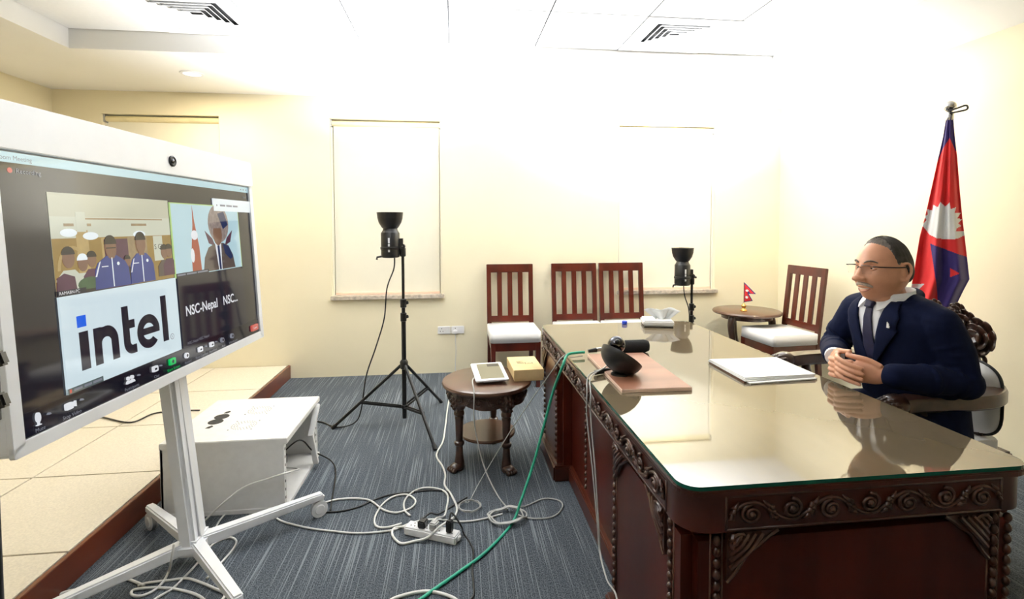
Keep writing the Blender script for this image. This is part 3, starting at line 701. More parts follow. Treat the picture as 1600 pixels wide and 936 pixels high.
px('name_tag', rc(T0, .070, -.39, .086), 'px_tag'); px('mute_mark', rc(-.515, .073, -.508, .083), 'px_red'); [px('name_line', rc(a, 0.0745, b, 0.0815), 'px_dim') for a, b in [(-0.5, -0.47), (-0.463, -0.435), (-0.43, -0.396)]]
# tile four
px('name_tile', rc(U0, .070, U1, .347), 'px_ink'); pt_('NSC-Nepal', .050, .190, .056, 'px_text', .0010, 'LEFT', .90); pt_('NSC...', .330, .190, .056, 'px_text', .0010, 'LEFT', .90)
pt_('NSC-Nepal NSC Nepal', .045, .077, .016, 'px_dim')
for s, wd, m, lab in ((-.617, 'mic', 'px_text', 'Mute'), (-.515, 'cam', 'px_text', 'Stop Video'), (-.275, 'ppl', 'px_text', 'Participants'), (-.151, 'chat', 'px_text', 'Chat'), (-.054, 'share', 'px_green', 'Share Screen'), (.036, 'rec', 'px_text', 'Record'), (.13, 'cc', 'px_text', 'Show Captions'), (.215, 'cc', 'px_text', 'Reactions'), (.30, 'rec', 'px_dim', 'Apps'), (.385, 'rec', 'px_dim', 'Whiteboards')):
    y = .038
    if wd == 'mic': px('toolbar_icon', oval(s, y+.006, .006, .013), m); px('toolbar_icon', rc(s-.001, y-.014, s+.001, y-.004), m); px('toolbar_icon', rc(s-.006, y-.015, s+.006, y-.013), m)
    elif wd == 'cam': px('toolbar_icon', rrect(s-.017, y-.009, s+.008, y+.010, .004, 3), m); px('toolbar_icon', [(s+.010, y-.002), (s+.018, y-.008), (s+.018, y+.009), (s+.010, y+.004)], m)
    elif wd == 'ppl':
        for q in (-.009, .009): px('toolbar_icon', oval(s+q, y+.007, .005, .006), m); px('toolbar_icon', oval(s+q, y-.010, .009, .010, 8, 0, PI), m)
    elif wd == 'rec': px('toolbar_icon', oval(s, y, .011, .011), m); px('toolbar_icon', oval(s, y, .006, .006), 'px_black')
    elif wd == 'share': px('toolbar_icon', rrect(s-.017, y-.011, s+.017, y+.013, .004, 3), m); px('toolbar_icon', [(s-.005, y-.005), (s+.005, y-.005), (s+.005, y), (s+.009, y), (s, y+.009), (s-.009, y), (s-.005, y)], 'px_black')
    else: px('toolbar_icon', rrect(s-.013, y-.009, s+.013, y+.011, .004, 3), m); px('toolbar_icon', rc(s-.006, y-.003, s+.006, y+.004), 'px_black')
    pt_(lab, s, .008, .0145, 'px_green' if wd == 'share' else 'px_dim', 0, 'CENTER')
for s in (-.585, -.475, -.235, -.12, .17, .25): px('toolbar_arrow', [(s-.004, .040), (s+.004, .040), (s, .045)], 'px_dim')
px('leave_button', rrect(.575, .016, .640, .046, .006, 3), 'px_red'); pt_('Leave', .608, .026, .016, 'px_text', 0, 'CENTER')
# stand: column, hub, four splayed legs on castors
cx_, cy_ = -.03, .03
col0 = Vector((-1.062, 2.16, .06))-dd; col1 = Vector((-1.145, 2.16, .95))-dd
MB().bar(col0, col1, .115, .060, (1, 0, 0)).build('column', 'white_panel', disp, bevel=.014, segs=3)
MB().bar(col0+Vector((.031, .0, .05)), col1+Vector((.031, 0, -.05)), .030, .006, (1, 0, 0)).build('column_groove', 'white_metal', disp, bevel=.001)
B(col1+Vector((-.02, -.25, -.10)), col1+Vector((.02, .25, .45))).build('mounting_plate', 'grey_metal', disp)
hub = Vector((-1.062, 2.16, .085))-dd
B(hub+Vector((-.05, -.07, -.030)), hub+Vector((.05, .07, .032))).build('base_hub', 'white_panel', disp, bevel=.018, segs=3)
for ex_, ey_ in ((-.63, 2.445), (-1.385, 2.435), (-1.40, 1.78), (-.74, 1.78)):
    e = Vector((ex_, ey_, .098))-dd
    MB().bar(hub, e, .050, .050, (0, 0, 1), .036, .032).build('base_leg', 'white_panel', disp, bevel=.006)
    cdir = (e-hub); cdir.z = 0; cdir.normalize(); sd = cdir.cross(Vector((0, 0, 1)))
    wc = e-cdir*.015+Vector((0, 0, -.060)); wc.z = .038
    cst = MB().tube([wc+sd*-.011, wc+sd*.011], .038, 22).build('castor', 'white_metal', disp, smooth=True)
    MB().tube([wc+sd*-.008, wc+sd*.008], .0384, 22).build('tyre', 'grey_metal', cst, smooth=True)
    for sg in (-1, 1): MB().tube([wc+sd*.0105*sg, wc+sd*.016*sg], [.024, .020], 18).build('wheel_cap', 'white_metal', cst, smooth=True)
    MB().bar(wc+Vector((0, 0, .01)), e, .018, .020, cdir).build('castor_fork', 'white_metal', disp)

# ================================================================ NETWORK CABINET
rk = thing('network_cabinet', 'white metal network cabinet with an open front and round fan grilles on top', 'cabinet', (-1.10, 2.80, 0))
ro_ = rk.location.copy()
x0, x1, y0, y1, z1 = -1.375-ro_.x, -.815-ro_.x, 2.50-ro_.y, 3.10-ro_.y, .358
th = .012
B((x0, y0, z1-.030), (x1+.012, y1, z1)).build('top_cover', 'rack_white', rk, bevel=.003)
B((x0+.004, y0+.004, .012), (x1-.004, y0+.004+th, z1-.03)).build('side_panel', 'rack_white', rk)
B((x0+.004, y1-.004-th, .012), (x1-.004, y1-.004, z1-.03)).build('side_panel', 'rack_white', rk)
B((x0+.002, y0+.004, .012), (x0+.002+th, y1-.004, z1-.03)).build('back_panel', 'rack_white', rk)
B((x0, y0, .0), (x1+.006, y1, .022)).build('bottom_panel', 'rack_white', rk, bevel=.002)
for yy in (y0+.016, y1-.041):
    rl = B((x1-.030, yy, .022), (x1-.006, yy+.025, z1-.03)).build('mounting_rail', 'rack_white', rk)
    for k in range(7): B((x1-.0062, yy+.006, .05+k*.04), (x1-.0055, yy+.016, .062+k*.04)).build('square_hole', 'dark_gap', rl)
for k, (fx, fy) in enumerate(((.03, -.11), (.03, .10))):     # fan grilles: rings of short raised slots
    mb = MB(); c = Vector((fx, fy, z1))
    for rr, n in ((.030, 14), (.042, 20), (.054, 26)):
        for j in range(n):
            a = 2*PI*j/n; mb.bar(c+Vector((rr*math.cos(a), rr*math.sin(a), .0008)), c+Vector(((rr+.006)*math.cos(a), (rr+.006)*math.sin(a), .0008)), .003, .0012)
    mb.build('fan_grille', 'cable_grey', rk)
    for q in range(4):
        a = PI/4+q*PI/2; MB().lathe([(.004, 0), (.0035, .002), (.001, .0025)], c+Vector((.078*math.cos(a), .078*math.sin(a), 0)), 8).build('screw', 'grey_metal', rk)
for yy in (-.045, .025): MB().lathe([(.036, .0), (.036, .0015), (.033, .002), (.001, .0012)], (-.135, yy, z1), 24).build('cable_port', 'dark_gap', rk)
for yy in (-.115, .090): MB().prism([(-.148, yy-.014), (-.128, yy-.016), (-.118, yy+.004), (-.130, yy+.020), (-.142, yy+.006)], lambda a, b, d: Vector((a, b, d)), z1, z1+.0012).build('knock_out', 'dark_gap', rk)
# front door swung open on the far corner, its frame kinked in the middle
def door(a, b): return Vector((x1+.012+b*.25, y1-.01+b*.10, a))
dr = MB()
h0 = Vector((x1+.016, y1-.06, .0))
dr.bar(h0+Vector((-.002, 0, .33)), h0+Vector((-.010, -.12, .19)), .022, .028, (1, 0, 0)).bar(h0+Vector((-.010, -.12, .20)), h0+Vector((.012, -.10, .025)), .022, .028, (1, 0, 0))
dr.build('door_frame', 'rack_white', rk, bevel=.002)
for k in range(3): B((x0+.12+.1*k, y1-.07, .10), (x0+.17+.1*k, y1-.02, .14)).build('inner_bracket', 'grey_metal', rk)
B((x0+.10, y0+.10, .022), (x1-.14, y1-.12, .075)).build('switch_box', 'black_plastic', rk, bevel=.004)

# ================================================================ WALL SOCKETS
wsx = thing('wall_socket', 'white double wall socket plate low on the back wall', 'socket', (-.035, D, .40))
B((-.122, -.010, -.036), (-.003, 0, .036)).build('plate', 'socket_white', wsx, bevel=.004)
B((.003, -.010, -.036), (.122, 0, .036)).build('plate', 'socket_white', wsx, bevel=.004)
for cx in (-.0855, .0395):
    for a, b in ((0, .015), (-.012, -.010), (.012, -.010)):
        if cx > 0 and b < 0: continue
        MB().tube([(cx+a, -.0095, b), (cx+a, -.0108, b)], .0042, 10).build('pin_hole', 'dark_gap', wsx)
for cx in (-.035, .085): B((cx-.012, -.0125, -.012), (cx+.012, -.009, .012)).build('switch', 'socket_white', wsx, bevel=.002)
pl = thing('wall_plug', 'white plug and lead hanging from the wall socket', 'plug', (.005, D-.012, .39))
B((-.018, -.035, -.022), (.018, 0, .012)).build('plug_body', 'socket_white', pl, bevel=.006)
MB().tube(spline([(0, -.02, -.018), (0, -.024, -.06), (.004, -.02, -.18), (.0, -.02, -.37), (.05, -.08, -.383), (.25, -.22, -.384)], 8), .0035, 8).build('lead', 'cable_white', pl, smooth='all')

# ================================================================ CORNER TABLE AND TABLE FLAG
CT = (2.655, 4.325, 0); CZ = .59
t = thing('corner_table', 'small round dark wooden table with curved legs in the corner', 'side table', CT)
MB().lathe([(.26, CZ-.030), (.288, CZ-.026), (.295, CZ-.015), (.290, CZ-.004), (.282, CZ), (.001, CZ)], n=48).build('top', 'table_wood', t, smooth=True)
MB().lathe([(.20, CZ-.075), (.215, CZ-.072), (.215, CZ-.03), (.20, CZ-.029)], n=40).build('apron', 'armchair_wood', t, smooth=True)
for a in (205, 348, 90):
    a = math.radians(a); d = Vector((math.cos(a), math.sin(a), 0))
    pts = spline([d*.195+Vector((0, 0, CZ-.03)), d*.225+Vector((0, 0, CZ-.12)), d*.20+Vector((0, 0, .34)), d*.15+Vector((0, 0, .20)), d*.17+Vector((0, 0, .08)), d*.225+Vector((0, 0, .018))], 6)
    k = len(pts); MB().tube(pts, [.036-.018*min(1, i/(k*.75)) for i in range(k)], 12).build('leg', 'armchair_wood', t, smooth=True)
fx, fy = at(1162, 486, CZ).x, at(1162, 486, CZ).y
t = thing('table_flag', 'small red two-pointed table flag on a brass stand', 'flag', (fx, fy, CZ))
MB().lathe([(.030, 0), (.030, .008), (.020, .016), (.012, .025), (.020, .040), (.022, .050), (.010, .062), (.006, .07)], n=20).build('brass_base', 'brass', t, smooth=True)
MB().tube([(0, 0, .06), (0, 0, .262)], .003, 8).build('flag_pole', 'brass', t)
fd = Vector((.80, -.60, 0))
def tf(a, b, d): return fd*a+Vector((fd.y, -fd.x, 0))*(d+.012*math.sin(a*38))+Vector((0, 0, b))
outl = [(.0, .07), (.0, .262), (.088, .158), (.034, .158), (.070, .094), (.0, .085)]
outl = [(.0, .080), (.0, .262), (.098, .160), (.040, .160), (.074, .098)]
MB().prism(outl, tf, -.001, .001).build('border', 'flag_blue', t)
inn = [(.006, .088), (.006, .246), (.082, .165), (.028, .165), (.062, .104)]
MB().prism(inn, tf, -.0018, .0018).build('field', 'flag_red', t)
MB().prism(oval(.026, .188, .013, .010, 14), tf, -.0024, .0024).build('moon', 'flag_white', t)
MB().prism([(.024+(.014 if k % 2 == 0 else .009)*math.cos(k*PI/12), .128+(.014 if k % 2 == 0 else .009)*math.sin(k*PI/12)) for k in range(24)], tf, -.0024, .0024).build('sun', 'flag_white', t)

# ================================================================ LARGE FLAG
fl = thing('national_flag', 'tall red flag with blue border and white sun hanging furled from a silver pole', 'flag', (2.86, 2.64, 0))
FX = 2.86
FE = Vector((.66, -.75, 0)).normalized(); FN = Vector((-FE.y, FE.x, 0))   # lateral and depth axes of the hanging cloth
FN = -FN if FN.x > 0 else FN
def wall_at(u, v, X):                                      # pixel -> (lateral, z) on the upright plane of the cloth
    d = _rt*((u-CX)/FPX) - _up*((v-CY)/FPX) + _fw; o = Vector((2.86, 2.64, 0))
    q = d*(o.dot(FN)/d.dot(FN)); return (q-o).dot(FE), q.z+CAMH
def fp(a, z, d=0): return FE*a+FN*d+Vector((0, 0, z))
P0 = fp(*wall_at(1484, 175, FX))
MB().tube([(0, -.0, 0.03), P0-Vector((0, 0, .02))], .014, 12).build('pole', 'chrome', fl, smooth=True)
MB().lathe([(.15, 0), (.15, .015), (.12, .03), (.03, .045), (.02, .07)], n=28).build('pole_base', 'armchair_wood', fl, smooth=True)
mb = MB(); mb.lathe([(.018, -.05), (.020, -.045), (.020, -.01), (.012, 0), (.016, .004)], P0, 14); mb.ell(P0+Vector((0, 0, .032)), (.032, .032, .032), 18, 12); mb.build('finial', 'chrome', fl, smooth=True)
MB().tube(spline([P0+fp(0, 0.005, 0.02), P0+fp(0.03, 0.01, 0.035), P0+fp(0.07, 0.022, 0.03), P0+fp(0.075, 0, 0.03), P0+fp(0.04, -0.008, 0.03), P0+fp(0, -0.01, 0.018)], 6), .005, 8).build('tie_cord', 'cable_black', fl, smooth='all')
# outline of the hanging cloth in the picture, turned into widths on its own plane
prof = [(178, 1480, 1488), (215, 1474, 1491), (250, 1466, 1495), (300, 1455, 1499), (340, 1446, 1503), (370, 1438, 1507), (400, 1433, 1511), (432, 1428, 1515), (450, 1424, 1505), (480, 1416, 1490), (520, 1410, 1488), (560, 1405, 1487)]
rows = []
for v, a, b in prof:
    ya, z = wall_at(a, v, FX); yb, _ = wall_at(b, v, FX); rows.append((z, ya, yb))
def row(z):
    if z >= rows[0][0]: return rows[0][1:]
    for (za, a, b), (zb, c, d) in zip(rows, rows[1:]):
        if za >= z >= zb:
            k = (za-z)/(za-zb); return a+(c-a)*k, b+(d-b)*k
    return rows[-1][1:]
zt_, zb_ = rows[0][0], rows[-1][0]
def inside(poly, x, y):
    c = False
    for i in range(len(poly)):
        x1_, y1_ = poly[i]; x2_, y2_ = poly[i-1]
        if (y1_ > y) != (y2_ > y) and x < (x2_-x1_)*(y-y1_)/(y2_-y1_)+x1_: c = not c
    return c
def cv(pts): return [wall_at(u, v, FX) for u, v in pts]
sunpts = [(1441, 352), (1446, 358), (1452, 366), (1465, 372), (1480, 374), (1495, 373), (1507, 368), (1508, 362), (1494, 361), (1495, 357), (1502, 353), (1497, 349), (1503, 343), (1496, 341), (1501, 333), (1492, 333), (1494, 324), (1486, 327), (1484, 317), (1477, 323), (1470, 316), (1466, 324), (1458, 320), (1457, 329), (1449, 327), (1450, 336), (1444, 337), (1448, 344)]
p_sun = cv(sunpts); p_moon = cv([(1415, 443), (1445, 443), (1432, 456), (1440, 470), (1412, 470)])
p_top = cv([(1478, 176), (1490, 176), (1495, 240), (1484, 216), (1472, 236), (1464, 256)])
p_bl = cv([(1454, 380), (1512, 402), (1525, 404), (1525, 600), (1472, 600), (1464, 440)])
p_red = cv([(1485, 418), (1500, 426), (1485, 432)])
NU, NV = 200, 320
def cloth(i, j):
    z = zt_+(zb_-zt_)*j; a, b = row(z); y = a+(b-a)*i; wd = abs(b-a)
    return fp(y, z, .012+wd*(.22*math.sin(PI*i)+.09*math.sin(i*15+z*2.0)+.03*math.sin(i*29+2)))
mb = MB().grid(cloth, NU, NV)
me = mb.mesh('cloth', smooth='all'); 
cl = link('cloth', me, ['flag_red', 'flag_blue', 'flag_white'], fl)
mi = []
for p in me.polygons:
    y, z = p.center.dot(FE), p.center.z
    k = 0
    if inside(p_top, y, z) or inside(p_bl, y, z): k = 1
    if inside(p_red, y, z): k = 0
    if inside(p_sun, y, z) or inside(p_moon, y, z): k = 2
    mi.append(k)
me.polygons.foreach_set('material_index', mi)
so_ = cl.modifiers.new('thickness', 'SOLIDIFY'); so_.thickness = .003

# ================================================================ THINGS ON THE DESK
wb = thing('wooden_board', 'thin brown wood grain board lying under the round webcam stand', 'board', (.742, 2.02, DZ), math.radians(-1))
B((-.134, -.256, 0), (.134, .256, .0125)).build('core', 'board_edge', wb, bevel=.001)
B((-.131, -.253, .0125), (.132, .2545, .0135)).build('veneer', 'board_wood', wb)
# conference microphone: tilted half shell, ball camera and furry windshield
BC = at(972, 556, DZ+.087)
wc = thing('ball_camera_stand', 'black half-bowl stand holding a shiny ball camera on the wooden board', 'camera', tuple(BC-Vector((0, 0, .0735))))
Rm = Vector((0, 0, 1)).rotation_difference(Vector((.56, .22, .80)).normalized()).to_matrix()
cc_ = Vector((0, 0, .0735)); Rb = .088
mb = MB(); nn = 28; vs = []; k_ = 10
for sgn, rr in ((0, Rb), (1, Rb-.005)):
    for i in range(k_+1):
        t_ = PI/2*i/k_
        for j in range(nn): a = 2*PI*j/nn; vs.append(cc_+Rm @ Vector((rr*math.sin(t_)*math.cos(a), rr*math.sin(t_)*math.sin(a), -rr*math.cos(t_)*.80)))
fs = []
for b_ in (0, (k_+1)*nn):
    for i in range(k_):
        for j in range(nn): fs.append((b_+i*nn+j, b_+i*nn+(j+1) % nn, b_+(i+1)*nn+(j+1) % nn, b_+(i+1)*nn+j))
o1 = k_*nn; o2 = (k_+1)*nn+k_*nn
fs += [(o1+j, o1+(j+1) % nn, o2+(j+1) % nn, o2+j) for j in range(nn)]
mb.add(vs, fs).build('bowl', 'black_plastic', wc, smooth=True, recalc=True)
MB().ell(cc_+Vector((-.012, .035, .038)), (.036, .036, .036), 22, 16).build('ball', 'dark_chrome', wc, smooth='all')
MB().ell(cc_+Vector((-.018, .006, .056)), (.011, .011, .011), 12, 8).build('lens', 'black_plastic', wc, smooth='all')
MB().lathe([(.035, .0), (.034, .006), (.02, .012)], (-.012, -.006, 0), 20).build('foot_pad', 'black_plastic', wc)
mc = thing('microphone', 'grey furry microphone windshield lying behind the ball camera', 'microphone', (.825, 2.325, DZ))
mb = MB(); prm = [(.006, -.075), (.024, -.07), (.030, -.05), (.031, .05), (.025, .068), (.008, .075)]
Rx = Matrix.Rotation(math.radians(90), 3, 'Y')
mb.lathe(prm, (.03, 0, .031), 22, Rx).build('windshield', 'black_fur', mc, smooth=True)
MB().tube([(-.05, 0, .03), (-.16, -.01, .022)], [.010, .010], 12).build('handle', 'chrome', mc, smooth=True)
MB().tube([(-.16, -.01, .022), (-.20, -.014, .018)], [.011, .008], 12).build('connector', 'black_plastic', mc, smooth=True)
# papers, folder, tissue box, cap
fo = thing('paper_folder', 'white sheaf of papers on a dark folder beside the seated man', 'papers', (1.27, 1.965, DZ), math.radians(1))
MB().prism([(-.16, -.14), (.148, -.12), (.165, .14), (-.145, .15)], lambda a, b, d: Vector((a, b, d)), 0, .006).build('folder_back', 'folder_dark', fo)
for k in range(3):
    q = .004*k; MB().prism([(-.158+q, -.145+q*2), (.150+q, -.125), (.168, .142-q), (-.148, .153-q)], lambda a, b, d: Vector((a, b, d)), .006+k*.004, .0095+k*.004).build('sheet', 'paper', fo)
MB().prism([(-.148, -.162), (.150, -.142), (.156, -.10), (-.15, -.12)], lambda a, b, d: Vector((a, b, d)), .001, .0058).build('sheet', 'paper', fo)
tx = thing('tissue_box', 'white tissue pack with a tissue pulled up at the far end of the desk', 'tissue box', (1.225, 2.945, DZ), math.radians(-14))
B((-.085, -.075, 0), (.085, .075, .006)).build('tray', 'black_plastic', tx)
B((-.09, -.08, .006), (.09, .08, .040)).build('box', 'paper', tx, bevel=.008)
mb = MB()
for q in range(3):
    def tis(i, j, q=q): 
        a = (i-.5)*(.05+.10*j)+.01*q; return Vector((.02+a+.025*j*(q-1), .018*math.sin(i*7+q*2)*(1-.3*j)+.012*(q-1), .038+.065*j*(1-.25*abs(i-.5))+.006*math.sin(i*9+q)))
    mb.grid(tis, 14, 8)
tso = mb.build('tissue', 'tissue', tx, smooth='all'); tso.modifiers.new('t', 'SOLIDIFY').thickness = .0015
p = at(967, 499, DZ); bc = thing('bottle_cap', 'tiny blue bottle cap near the tissue box', 'cap', (1.04, 3.0, DZ))
MB().lathe([(.014, 0), (.016, .002), (.016, .018), (.013, .021), (.001, .0215)], n=20).build('shell', 'blue_cap', bc, smooth=True)
MB().lathe([(.0165, .004), (.0172, .006), (.0165, .008)], n=20).build('rim', 'blue_cap', bc)

# ================================================================ ARMCHAIR
AC = (1.95, 2.045, 0)
ac = thing('carved_armchair', 'dark carved wooden armchair with a curved arm rail behind the desk', 'armchair', AC)
AZ = .705
B((-.20, -.29, .40), (.29, .29, .455)).build('seat_frame', 'armchair_wood', ac, bevel=.01)
MB().prism(rrect(-.20, -.27, .26, .27, .04), lambda a, b, d: Vector((a, b, d)), .455, .50).build('seat_pad', 'cushion_white', ac, bevel=.015, smooth=True)
for lx, ly in ((-.17, -.26), (-.17, .26), (.25, -.22), (.25, .22)):
    MB().lathe([(.022, 0), (.03, .02), (.022, .06), (.020, .2), (.03, .3), (.034, .40)], (lx, ly, 0), 14).build('leg', 'armchair_wood', ac, smooth=True)
path = [(-.26, -.325, AZ-.005), (-.15, -.33, AZ), (.02, -.335, AZ), (.14, -.315, AZ), (.24, -.24, AZ), (.30, -.12, AZ), (.32, 0, AZ), (.30, .12, AZ), (.24, .24, AZ), (.14, .315, AZ), (.02, .335, AZ), (-.15, .33, AZ), (-.26, .325, AZ-.005)]
sp = spline(path, 6); mb = MB(); vs = []
for i, p in enumerate(sp):
    d = (sp[min(i+1, len(sp)-1)]-sp[max(i-1, 0)]).normalized(); n_ = d.cross(Vector((0, 0, 1)))
    for a, z in ((-.040, .004), (-.034, .016), (0, .020), (.034, .016), (.040, .004), (.040, -.030), (.030, -.040), (-.030, -.040), (-.040, -.030)): vs.append(p+n_*a+Vector((0, 0, z)))
k = len(sp); q = 9
mb.add(vs, [(i*q+j, i*q+(j+1) % q, (i+1)*q+(j+1) % q, (i+1)*q+j) for i in range(k-1) for j in range(q)]+[tuple(range(q))[::-1], tuple((k-1)*q+j for j in range(q))])
mb.build('arm_rail', 'armchair_wood', ac, smooth=True)
for sg in (-1, 1):
    mb = MB(); c = Vector((-.285, sg*.325, AZ-.015))
    mb.ell(c, (.055, .046, .040), 16, 10)
    for r_ in range(3):
        for j in range(7):
            a = -PI/2+PI*j/6
            mb.ell(c+Vector((-.020-.014*r_+.0*j, .040*math.sin(a)*(1-.12*r_), .030*math.cos(a)*(1-.15*r_)-.004)), (.016, .010, .009), 8, 6)
    mb.ell(c+Vector((-.055, 0, -.004)), (.016, .018, .016), 10, 8)
    mb.build('arm_knob', 'armchair_wood', ac, smooth='all')
    MB().lathe([(.020, .455), (.028, .48), (.022, .52), (.018, .58), (.026, .63), (.020, .66), (.03, .685)], (-.17, sg*.32, 0), 14).build('arm_post', 'armchair_wood', ac, smooth=True)
    MB().bar((.22, sg*.19, .45), (.20, sg*.27, .69), .042, .034, (1, 0, 0)).build('arm_post', 'armchair_wood', ac, bevel=.008)
# back: oval panel with a carved flower rim
def bk(a, b, d): return Vector((.285-d+.10*(b-.72), a, b))
MB().prism(oval(0, .74, .135, .26, 36), bk, -.02, .012).build('back_panel', 'armchair_wood', ac, bevel=.006)
petal = MB().ell((0, 0, 0), (.0055, .026, .036), 10, 6).mesh('petal', smooth='all'); petal.materials.append(MATS['armchair_wood'])
def rose(c, sc):
    for ring, n in ((0, 4), (1, 7), (2, 9)):
        for j in range(n):
            a = 2*PI*j/n+ring*.4; r = .008+.018*ring
            o = bpy.data.objects.new('carved_petal', petal); C.objects.link(o); o.parent = ac
            o.location = c+Vector((-.034+.014*ring, r*sc*math.cos(a), r*sc*math.sin(a)))
            o.rotation_euler = (Matrix.Rotation(a-PI/2, 3, 'X') @ Matrix.Rotation(-.55, 3, 'Y')).to_euler(); o.scale = (sc, sc, sc*(.7+.12*ring))
def plane_x0(u, v, X):
    d = _rt*((u-CX)/FPX) - _up*((v-CY)/FPX) + _fw; return Vector((0, 0, CAMH))+d*(X/d.x)
for u, v, sc in ((1533, 526, 1.15), (1512, 505, .85), (1529, 562, .72), (1500, 487, .6), (1512, 535, .9)):
    c = plane_x0(u, v, 2.235)-ac.location
    for sg in (1, -1): rose(Vector((c.x, sg*c.y, c.z)), sc)
# back cushion with dark piping
cu = thing('back_cushion', 'white cushion with dark piping squeezed into the carved armchair', 'cushion', (2.165, 1.985, .50), 0)
def pil(i, j):
    a = i*2*PI; b = j*PI-PI/2
    sx_ = math.copysign(abs(math.cos(a))**.5, math.cos(a)); sz_ = math.copysign(abs(math.sin(a))**.5, math.sin(a))
    e = math.cos(b)**.45 if math.cos(b) > 0 else 0
    return Vector((.055*math.sin(b)*(1+.15*math.sin(a*3)), .235*sx_*e, .155+.155*sz_*e))
MB().grid(pil, 48, 18, closed=True).build('pad', 'cushion_white', cu, smooth='all')
MB().tube([Vector((.0, .238*math.copysign(abs(math.cos(a))**.5, math.cos(a)), .155+.158*math.copysign(abs(math.sin(a))**.5, math.sin(a)))) for a in [2*PI*k/48 for k in range(48)]], .006, 6, closed=True).build('piping', 'cable_black', cu, smooth='all')

# ================================================================ PERSON
def remeshed(mb, name, voxel, smooth_it=4, fac=.5):
    me = mb.mesh(name); o = bpy.data.objects.new(name, me); C.objects.link(o)
    r = o.modifiers.new('r', 'REMESH'); r.mode = 'VOXEL'; r.voxel_size = voxel; r.use_smooth_shade = True
    s_ = o.modifiers.new('s', 'SMOOTH'); s_.factor = fac; s_.iterations = smooth_it
    dg = bpy.context.evaluated_depsgraph_get(); dg.update()
    out = bpy.data.meshes.new_from_object(o.evaluated_get(dg)); out.name = name
    bpy.data.objects.remove(o); bpy.data.meshes.remove(me)
    out.polygons.foreach_set('use_smooth', [True]*len(out.polygons))
    return out
PR = Vector((1.93, 1.86, 0))
def pp(f, l, z): return Vector((-f, -l, z))
def wp(x, y, z): return Vector((x, y, z))-PR              # world -> person space
TOR = [(.49, .02, .125, .185), (.55, .025, .135, .19), (.65, .045, .145, .188), (.75, .07, .148, .186), (.85, .10, .140, .190), (.94, .125, .128, .198), (1.00, .14, .114, .195), (1.04, .148, .098, .165), (1.07, .152, .078, .115), (1.095, .158, .060, .075)]
def tor(z):
    if z <= TOR[0][0]: return TOR[0][1:]
    for a, b in zip(TOR, TOR[1:]):
        if a[0] <= z <= b[0]:
            k = (z-a[0])/(b[0]-a[0]); return tuple(a[i]+(b[i]-a[i])*k for i in (1, 2, 3))
    return TOR[-1][1:]
def torso(mb, sh=0.0, z0=.49, z1=1.095):
    n, k = 36, 30
    vs = []
    for i in range(k+1):
        z = z0+(z1-z0)*i/k; fc, a, b = tor(z)
        for j in range(n):
            t_ = 2*PI*j/n; c_, s_ = math.cos(t_), math.sin(t_)
            vs.append(pp(fc+(a-sh)*math.copysign(abs(c_)**.85, c_), (b-sh)*math.copysign(abs(s_)**.85, s_), z))
    fs = [(i*n+j, i*n+(j+1) % n, (i+1)*n+(j+1) % n, (i+1)*n+j) for i in range(k) for j in range(n)]+[tuple(range(n))[::-1], tuple(k*n+j for j in range(n))]
    mb.add(vs, fs)
def limb(mb, pts, rr, n=14):
    P = [Vector(p) for p in pts]; mb.tube(P, rr, n)
    for p, r in zip(P, rr): mb.ell(p, (r, r, r), n, 8)
def front(l, z, off=0.0):
    fc, a, b = tor(z); q = min(.995, abs(l)/b); c_ = (1-q**(2/.85))**(.85/2); return pp(fc+a*c_+off, l, z)
L_SH, L_EL, L_WR = pp(.125, .172, .995), pp(.065, .222, .790), wp(1.585, 1.655, .822)
R_SH, R_EL, R_WR = pp(.145, -.180, .998), pp(.17, -.29, .815), wp(1.56, 1.905, .832)
# head
def g2(y, z, y0, z0, sy, sz): return math.exp(-((y-y0)/sy)**2-((z-z0)/sz)**2)
def head_pt(th, ph):                                       # th 0..2pi around (0 = front), ph -pi/2..pi/2
    x, y, z = math.cos(ph)*math.cos(th), math.cos(ph)*math.sin(th), math.sin(ph)
    fr = max(0, x)
    X, Y, Z = x*(.100 if x > 0 else .105), y*.079, z*.128
    dn = max(0, -Z/.128); up_ = max(0, Z/.128)
    X *= 1+.10*up_*(1 if x > 0 else .4)*(1-up_)
    if x < 0: X *= 1-.50*dn**1.3
    Y *= 1-.13*dn**1.8+.055*math.exp(-((Z+.050)/.045)**2)
    if x > 0: X *= 1+.16*dn*(1-.4*dn)
    if fr > 0:
        w_ = min(1, fr*1.8)
        nz = 0
        if -.045 < Z < .035: nz = (.035-Z)/.08 if Z > -.030 else max(0, (.0+Z+.045)/.015)*.81
        X += w_*.036*nz*math.exp(-(Y/(.010+.010*max(0, nz)))**2)
        X += w_*.006*math.exp(-((abs(Y)-.017)/.008)**2-((Z+.032)/.010)**2)*1.3          # nostril wings
        for s_ in (-1, 1):
            X -= w_*.012*g2(Y, Z, s_*.031, .014, .016, .013)
            X += w_*.006*g2(Y, Z, s_*.030, .036, .022, .009)
            X += w_*.008*g2(Y, Z, s_*.044, -.030, .020, .020)
            X -= w_*.006*math.exp(-((abs(Y)-.024-.35*max(0, -.036-Z))/.006)**2-((Z+.052)/.020)**2)*.5
        X += w_*.009*math.exp(-(Y/.026)**2)*(math.exp(-((Z+.061)/.007)**2)+math.exp(-((Z+.079)/.008)**2))
        X -= w_*.004*math.exp(-(Y/.024)**2-((Z+.070)/.0035)**2)
        X += w_*.017*math.exp(-(Y/.032)**2-((Z+.103)/.020)**2)
    return X, Y, Z
HC = pp(.210, .008, 1.190); HYAW = math.radians(5); HSC = 1.03
def hp(x, y, z):
    c_, s_ = math.cos(HYAW), math.sin(HYAW); f, l = x*c_-y*s_, x*s_+y*c_
    return HC+pp(f, l, z)*HSC
HN, HM = 96, 72
